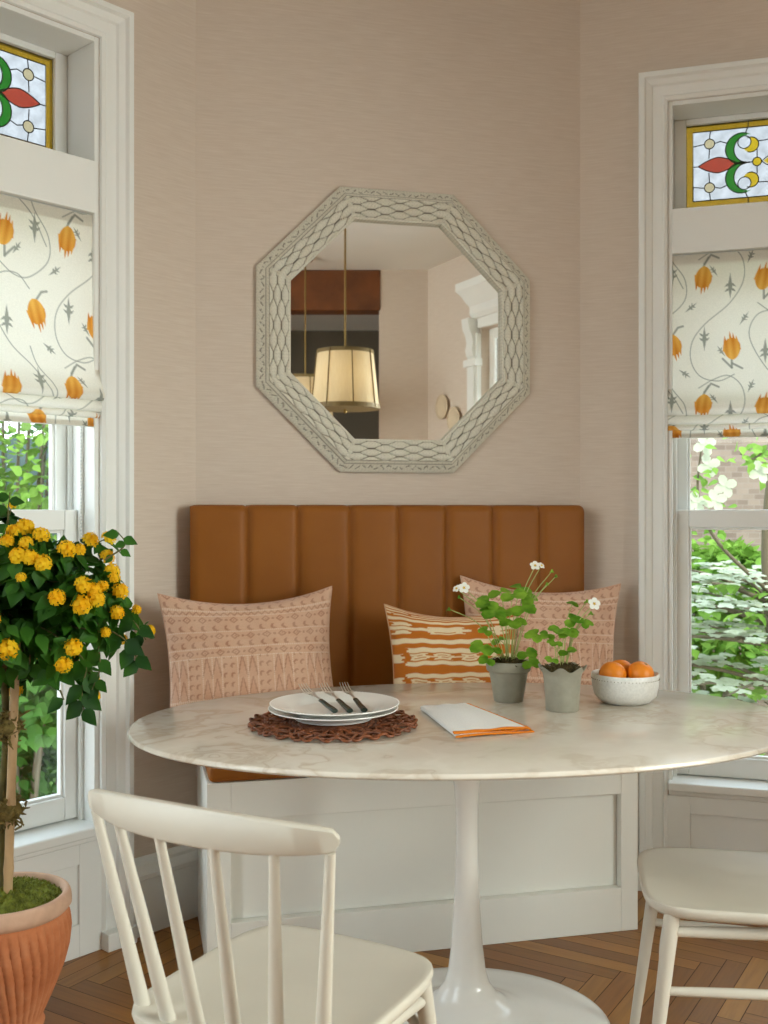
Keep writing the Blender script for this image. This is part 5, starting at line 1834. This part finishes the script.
# ------------------------------------------------------------------ room seen in the mirror: pendants, wall plates
def pendant(loc, label):
    x, y, zb = loc
    root = empty('pendant_lamp', (x, y, zb), 0, label, 'lamp', 'pleated drum pendants')
    h, rb, rt = 0.335, 0.2, 0.165
    m = MB()
    m.grid(96, 6, lambda u, v: ((rb + (rt - rb) * v) * (1 + 0.006 * math.sin(96 / 2 * 2 * PI * u)) * math.cos(2 * PI * u), (rb + (rt - rb) * v) * (1 + 0.006 * math.sin(48 * 2 * PI * u)) * math.sin(2 * PI * u), h * v), wrap_u=True)
    sh = m.build('lamp_shade', M['shade'], root, angle=80)
    m = MB()
    for (r, z0, z1) in ((rb + 0.003, -0.004, 0.022), (rt + 0.003, h - 0.018, h + 0.004)):
        m.lathe([(r, z0), (r + 0.002, z0), (r + 0.002 + (-0.004 if z0 > 0 else -0.002), z1), (r - 0.002, z1)], 64)
    for k_ in range(8):
        a = 2 * PI * k_ / 8 + 0.2
        m.tube([((rb + 0.003) * math.cos(a), (rb + 0.003) * math.sin(a), 0.0), ((rt + 0.003) * math.cos(a), (rt + 0.003) * math.sin(a), h)], 0.004, 6)
    m.build('shade_trim', M['rope_trim'], sh, angle=60)
    m = MB(); m.lathe([(0.0, 0.006), (rb - 0.004, 0.006), (rb - 0.004, 0.009), (0.0, 0.009)], 48); m.build('diffuser', M['shade'], root, angle=60)
    m = MB(); m.lathe([(0.0, -0.03), (0.008, -0.026), (0.011, -0.018), (0.006, -0.008), (0.014, 0.0), (0.014, 0.006), (0, 0.006)], 16); m.build('finial', M['brass'], root, angle=60)
    m = MB(); m.tube([(0, 0, h - 0.05), (0, 0, CEIL - zb - 0.02)], 0.006, 10)
    for k_ in range(3):
        a = 2 * PI * k_ / 3
        m.tube([(0, 0, h - 0.02), (rt * math.cos(a), rt * math.sin(a), h - 0.006)], 0.0025, 6)
    m.build('rod', M['brass'], root, angle=60)
    m = MB(); m.lathe([(0.0, CEIL - zb - 0.03), (0.05, CEIL - zb - 0.026), (0.06, CEIL - zb - 0.002), (0, CEIL - zb - 0.002)], 32); m.build('ceiling_canopy', M['brass'], root, angle=50)
    ld = bpy.data.lights.new('pendant_bulb', 'POINT'); ld.energy = 0.8; ld.color = (1.0, 0.82, 0.6); ld.shadow_soft_size = 0.05
    lo = bpy.data.objects.new('pendant_bulb', ld); COL.objects.link(lo); lo.parent = root; lo.location = (0, 0, 0.17)
    return root
pendant((1.076, 0.72, 1.83), 'pleated cream pendant lamp hanging over the room, seen whole in the mirror')
pendant((1.33, -0.49, 1.83), 'pleated cream pendant lamp nearer the timber beam, half hidden in the mirror')

aR = math.atan2(d.y, d.x)
def wall_plate(dist_from_corner, z, label):
    x = lenR - dist_from_corner
    p = (pR[0] + math.cos(aR) * x, pR[1] + math.sin(aR) * x)
    root = empty('wall_plate', (p[0], p[1], z), aR, label, 'plate', 'plates on the side wall')
    m = MB(); 
    m.lathe([(0.0, 0.012), (0.05, 0.012), (0.06, 0.018), (0.085, 0.024), (0.088, 0.022), (0.06, 0.006), (0.0, 0.002)], 40, mx=Matrix.Rotation(PI / 2, 4, 'X'))
    m.build('plate_body', M['paper_plate'], root, angle=60)
    m = MB(); m.tube([(0.086 * math.cos(2 * PI * i / 48), -0.024, 0.086 * math.sin(2 * PI * i / 48)) for i in range(48)], 0.003, 6, closed=True)
    m.build('plate_rim', M['paper_plate'], root, angle=60)
wall_plate(0.25, 1.97, 'round cream plate on the wall, nearer the room corner in the mirror')
wall_plate(0.42, 1.87, 'round cream plate on the wall, beside the white window casing in the mirror')

# ------------------------------------------------------------------ garden
GZ = -0.55
m = MB(); m.box(-14, 14, 4.6, 16, GZ - 0.2, GZ); struct(m.build('ground', M['grass'], smooth=False))
m = MB(); m.box(0.2, 9.0, 0, 0.3, GZ, 3.2); m.box(0.15, 9.05, -0.04, 0.34, 3.2, 3.28)
o = m.build('garden_wall', M['brick'], None, (0.6, 7.6, 0), math.radians(-8), bevel=0.01); tag(o, 'weathered brick garden wall beyond the window with the dogwood', 'wall', kind='structure')
def fence():
    root = empty('garden_fence', (-7.5, 7.3, GZ), 0.05, 'blue-grey board fence behind the shrubs outside the window by the lantana', 'fence')
    m = MB()
    for k_ in range(48):
        m.box(k_ * 0.15, k_ * 0.15 + 0.143, 0, 0.022, 0.05, 2.3)
    m.build('board_panel', M['fence'], root, bevel=0.004)
    m = MB(); m.box(0, 7.2, 0.022, 0.06, 0.4, 0.5); m.box(0, 7.2, 0.022, 0.06, 1.9, 2.0); m.build('rail', M['fence'], root)
    for k_ in range(4):
        m = MB(); m.box(k_ * 2.3, k_ * 2.3 + 0.1, 0.06, 0.16, 0, 2.4); m.build('post', M['fence'], root)
fence()

def shrub(name, loc, rad, h, n, mat, size, label, seed, cat='shrub', group=None, zc=None, clumps=14, template=LEAF_V, sprays=0):
    """leafy bush: twigs from the ground and clumps of leaves"""
    r2 = np.random.default_rng(seed)
    root = empty(name, (loc[0], loc[1], GZ), 0, label, cat, group)
    tw = MB(); lf = MB()
    for k_ in range(clumps):
        a = r2.uniform(0, 2 * PI); rr = rad * math.sqrt(r2.uniform(0.02, 0.8)); z = h * r2.uniform(0.18, 0.88)
        rr *= 1 - 0.35 * (z / h) ** 2
        c = Vector((rr * math.cos(a), rr * math.sin(a), z))
        tw.tube([(c.x * 0.15, c.y * 0.15, 0), (c.x * 0.6, c.y * 0.6, z * 0.6), tuple(c)], [0.018, 0.012, 0.004], 5)
        cr = rad * r2.uniform(0.3, 0.5)
        for i in range(n // clumps):
            dv = Vector(r2.normal(size=3)).normalized()
            q = r2.uniform(0.4, 1) ** 0.5
            p = c + Vector((dv.x * cr * q, dv.y * cr * q, dv.z * cr * 0.75 * q))
            if p.z < 0.02: p.z = 0.02 + abs(r2.normal()) * 0.05
            add_leaf(lf, p, dv + Vector((0, 0, -0.4)) + Vector(r2.normal(size=3)) * 0.5, dv + Vector((0, 0, 0.8)), size * r2.uniform(0.6, 1.2), 0, template, 0.25, 1.25)
    tw.build('twigs', M['twig'], root, angle=80)
    lf.build('foliage', mat, root, angle=80)
    return root

G = 'green shrubs in the garden'
shrub('garden_shrub', (-1.75, 5.1), 0.6, 1.35, 3400, M['leaf_mid'], 0.075, 'mid green leafy shrub low outside the window behind the lantana', 31, group=G)
shrub('garden_shrub', (-3.9, 6.0), 0.75, 2.2, 3000, M['leaf_dark'], 0.09, 'dark green shrub against the blue-grey fence', 32, group=G)
shrub('garden_tree', (-2.3, 6.45), 0.8, 4.0, 8000, M['leaf_bright'], 0.068, 'bright pale green leafy tree above the fence outside the window', 33, 'tree', clumps=30)
shrub('garden_tree', (-4.3, 9.3), 1.5, 4.8, 3600, M['leaf_mid'], 0.14, 'taller mid green tree farther behind the blue-grey fence', 34, 'tree', clumps=26)
shrub('garden_shrub', (1.1, 6.3), 0.5, 1.45, 3600, M['leaf_mid'], 0.07, 'green shrub in front of the brick wall, low beside the dogwood', 35, group=G)
shrub('garden_shrub', (2.15, 6.65), 0.55, 1.75, 4200, M['leaf_bright'], 0.075, 'bright green shrub in front of the brick wall behind the dogwood', 36, group=G)
shrub('garden_shrub', (3.7, 6.1), 0.6, 1.6, 2200, M['leaf_dark'], 0.10, 'dark green shrub farther along the brick wall past the dogwood', 37, group=G)
shrub('garden_shrub', (5.0, 5.9), 0.35, 2.3, 1200, M['leaf_bright'], 0.09, 'slender bright shrub climbing the brick wall', 38, group=G, clumps=10)

def dogwood():
    r2 = np.random.default_rng(41)
    root = empty('dogwood_tree', (2.15, 5.25, GZ), 0, 'dogwood tree with flat layers of white blossom outside the window', 'tree')
    br = MB(); fl = MB(); lf = MB()
    trunk = smooth_poly([(0, 0, 0), (-0.05, 0, 0.5), (-0.18, 0.02, 1.0), (-0.22, 0.05, 1.7), (-0.1, 0.05, 2.6)], 6)
    br.tube(trunk, [0.045 - 0.03 * i / len(trunk) for i in range(len(trunk))], 8)
    tiers = [(0.52, 0.8), (0.72, 0.85), (0.95, 0.9), (1.17, 0.82), (1.34, 0.75), (1.47, 0.5)]
    for (z, R) in tiers:
        i0 = min(range(len(trunk)), key=lambda i: abs(trunk[i][2] - z * 0.92))
        b0 = Vector(trunk[i0])
        for k_ in range(9):
            a = 2 * PI * (k_ + r2.uniform(-0.3, 0.3)) / 9 
            ln = R * r2.uniform(0.65, 1.1)
            tip = b0 + Vector((math.cos(a) * ln, math.sin(a) * ln, 0.06 + r2.normal() * 0.04))
            tip.z = z + r2.normal() * 0.022
            path = [Vector(q) for q in smooth_poly([tuple(b0), tuple(b0.lerp(tip, 0.5) + Vector((0, 0, 0.03))), tuple(tip)], 6)]
            br.tube(path, [0.014 - 0.011 * i / len(path) for i in range(len(path))], 5)
            dens = 22
            for i in range(dens):
                t = r2.uniform(0.35, 1.02)
                j = min(len(path) - 1, int(t * (len(path) - 1)))
                p = path[j] + Vector((r2.normal() * 0.09, r2.normal() * 0.09, 0.02 + r2.normal() * 0.014))
                s_ = r2.uniform(0.03, 0.046)
                a0 = r2.uniform(0, PI)
                for q in range(4):
                    an = a0 + q * PI / 2
                    add_leaf(fl, p, (math.cos(an), math.sin(an), 0.12 + 0.15 * math.sin(an)), (0, -0.15, 1), s_, 0, ROUND_V, 0.1, 1.0)
            for i in range(10):
                t = r2.uniform(0.3, 1.0); j = min(len(path) - 1, int(t * (len(path) - 1)))
                p = path[j] + Vector((r2.normal() * 0.08, r2.normal() * 0.08, -0.02))
                add_leaf(lf, p, Vector((r2.normal(), r2.normal(), -0.2)), (0, 0, 1), r2.uniform(0.05, 0.085), 0, LEAF_V, 0.3, 1.3)
    # two leafy shoots with large single blossoms in front of the wall
    def big_blossom(p):
        for q in range(4):
            an = 0.4 + q * PI / 2
            add_leaf(fl, p, (math.cos(an), -0.2, math.sin(an)), (0, -1, 0.3), 0.06, 0, ROUND_V, 0.15, 0.85)
    for (ctrl, blos) in (([(-0.19, 0.02, 1.35), (-0.50, -0.08, 1.62), (-0.62, -0.14, 1.85), (-0.60, -0.15, 2.16)], [(-0.60, -0.17, 2.1), (-0.58, -0.17, 2.0), (-0.64, -0.18, 1.82), (-0.55, -0.18, 1.83), (-0.5, -0.17, 1.9)]),
                         ([(-0.1, 0.05, 2.5), (-0.2, -0.08, 2.2), (-0.34, -0.14, 2.04), (-0.42, -0.15, 2.06)], [(-0.33, -0.17, 1.97)]),
                         ([(-0.15, 0.05, 1.9), (0.2, -0.05, 2.1), (0.45, -0.1, 2.2)], [(0.3, -0.1, 2.1), (0.46, -0.12, 2.2)])):
        path = [Vector(q) for q in smooth_poly(ctrl, 10)]
        br.tube(path, [0.012 - 0.008 * i / len(path) for i in range(len(path))], 5)
        for p in blos:
            big_blossom(Vector(p))
        for i in range(46):
            p = path[int(r2.uniform(len(path) * 0.35, len(path) - 1))] + Vector((r2.normal() * 0.06, r2.normal() * 0.04, r2.normal() * 0.05))
            add_leaf(lf, p, Vector((r2.normal(), r2.normal() * 0.5, -0.3 + 0.5 * r2.normal())), (0, -0.6, 0.8), r2.uniform(0.035, 0.065), 0, LEAF_V, 0.3, 1.2)
    br.build('branches', M['twig'], root, angle=80)
    fl.build('blossom', M['dogwood'], root, angle=80)
    lf.build('foliage', M['leaf_bright'], root, angle=80)
dogwood()

# ------------------------------------------------------------------ light
w = bpy.data.worlds.new('World'); scene.world = w; w.use_nodes = True
nt = w.node_tree
bg = nt.nodes['Background']
tc = nt.nodes.new('ShaderNodeTexCoord')
sep = nt.nodes.new('ShaderNodeSeparateXYZ')
rp = nt.nodes.new('ShaderNodeValToRGB')
rp.color_ramp.elements[0].position = 0.0; rp.color_ramp.elements[0].color = (0.92, 0.96, 1.0, 1)
rp.color_ramp.elements[1].position = 0.8; rp.color_ramp.elements[1].color = (0.72, 0.86, 1.0, 1)
nt.links.new(tc.outputs['Generated'], sep.inputs[0]); nt.links.new(sep.outputs['Z'], rp.inputs['Fac']); nt.links.new(rp.outputs['Color'], bg.inputs['Color'])
bg.inputs['Strength'].default_value = 4.4

sd = bpy.data.lights.new('sun', 'SUN'); sd.energy = 4.5; sd.color = (1.0, 0.95, 0.86); sd.angle = 0.03
so = bpy.data.objects.new('sun', sd); COL.objects.link(so)
so.rotation_euler = Vector((-0.25, 0.62, -0.74)).to_track_quat('-Z', 'Y').to_euler()

def area(name, loc, direction, sx, sy, energy, color, spread=180):
    ld = bpy.data.lights.new(name, 'AREA'); ld.shape = 'RECTANGLE'; ld.size = sx; ld.size_y = sy; ld.energy = energy; ld.color = color; ld.spread = math.radians(spread)
    lo = bpy.data.objects.new(name, ld); COL.objects.link(lo); lo.location = loc
    lo.rotation_euler = Vector(direction).to_track_quat('-Z', 'Z').to_euler()
    return lo
# area lamps: daylight at the mirrored window, added fill at the unseen one
xm = (W3a + W3b) / 2
nx, ny = -math.sin(aR), math.cos(aR)
p3 = (pR[0] + math.cos(aR) * xm + nx * 0.55, pR[1] + math.sin(aR) * xm + ny * 0.55, (W3Z0 + W3Z1) / 2)
area('side_window_daylight', p3, (-nx, -ny, -0.45), W3b - W3a, W3Z1 - W3Z0, 125, (0.98, 1.0, 0.93), 130)
aL = math.atan2(dl.y, dl.x)
xm = (W4a + W4b) / 2
nx, ny = -math.sin(aL), math.cos(aL)
p4 = (cL[0] + math.cos(aL) * xm + nx * 0.3, cL[1] + math.sin(aL) * xm + ny * 0.3, 1.5)
area('added_window_fill', p4, (-nx, -ny, -0.45), W4b - W4a, 2.2, 54, (0.98, 1.0, 0.93), 130)  # added fill lamp outside the unseen left window

# ------------------------------------------------------------------ camera
cd = bpy.data.cameras.new('camera')
cd.sensor_fit = 'VERTICAL'; cd.sensor_height = 36.0; cd.sensor_width = 27.0
cd.lens = 1050 / 1024 * 36
cd.shift_y = -2 / 1024
cd.clip_start = 0.05
cd.dof.use_dof = True; cd.dof.focus_distance = 2.7; cd.dof.aperture_fstop = 7.0
co = bpy.data.objects.new('camera', cd); COL.objects.link(co)
co.location = (0, 0, 1.235); co.rotation_euler = (PI / 2, 0, 0)
scene.camera = co

scene.view_settings.view_transform = 'Standard'
scene.view_settings.look = 'None'
scene.view_settings.gamma = 1.0
scene.view_settings.use_curve_mapping = False
scene.view_settings.exposure = -0.02
scene.cycles.use_denoising = True
scene.cycles.max_bounces = 10
scene.cycles.transparent_max_bounces = 12
scene.cycles.sample_clamp_indirect = 6.0
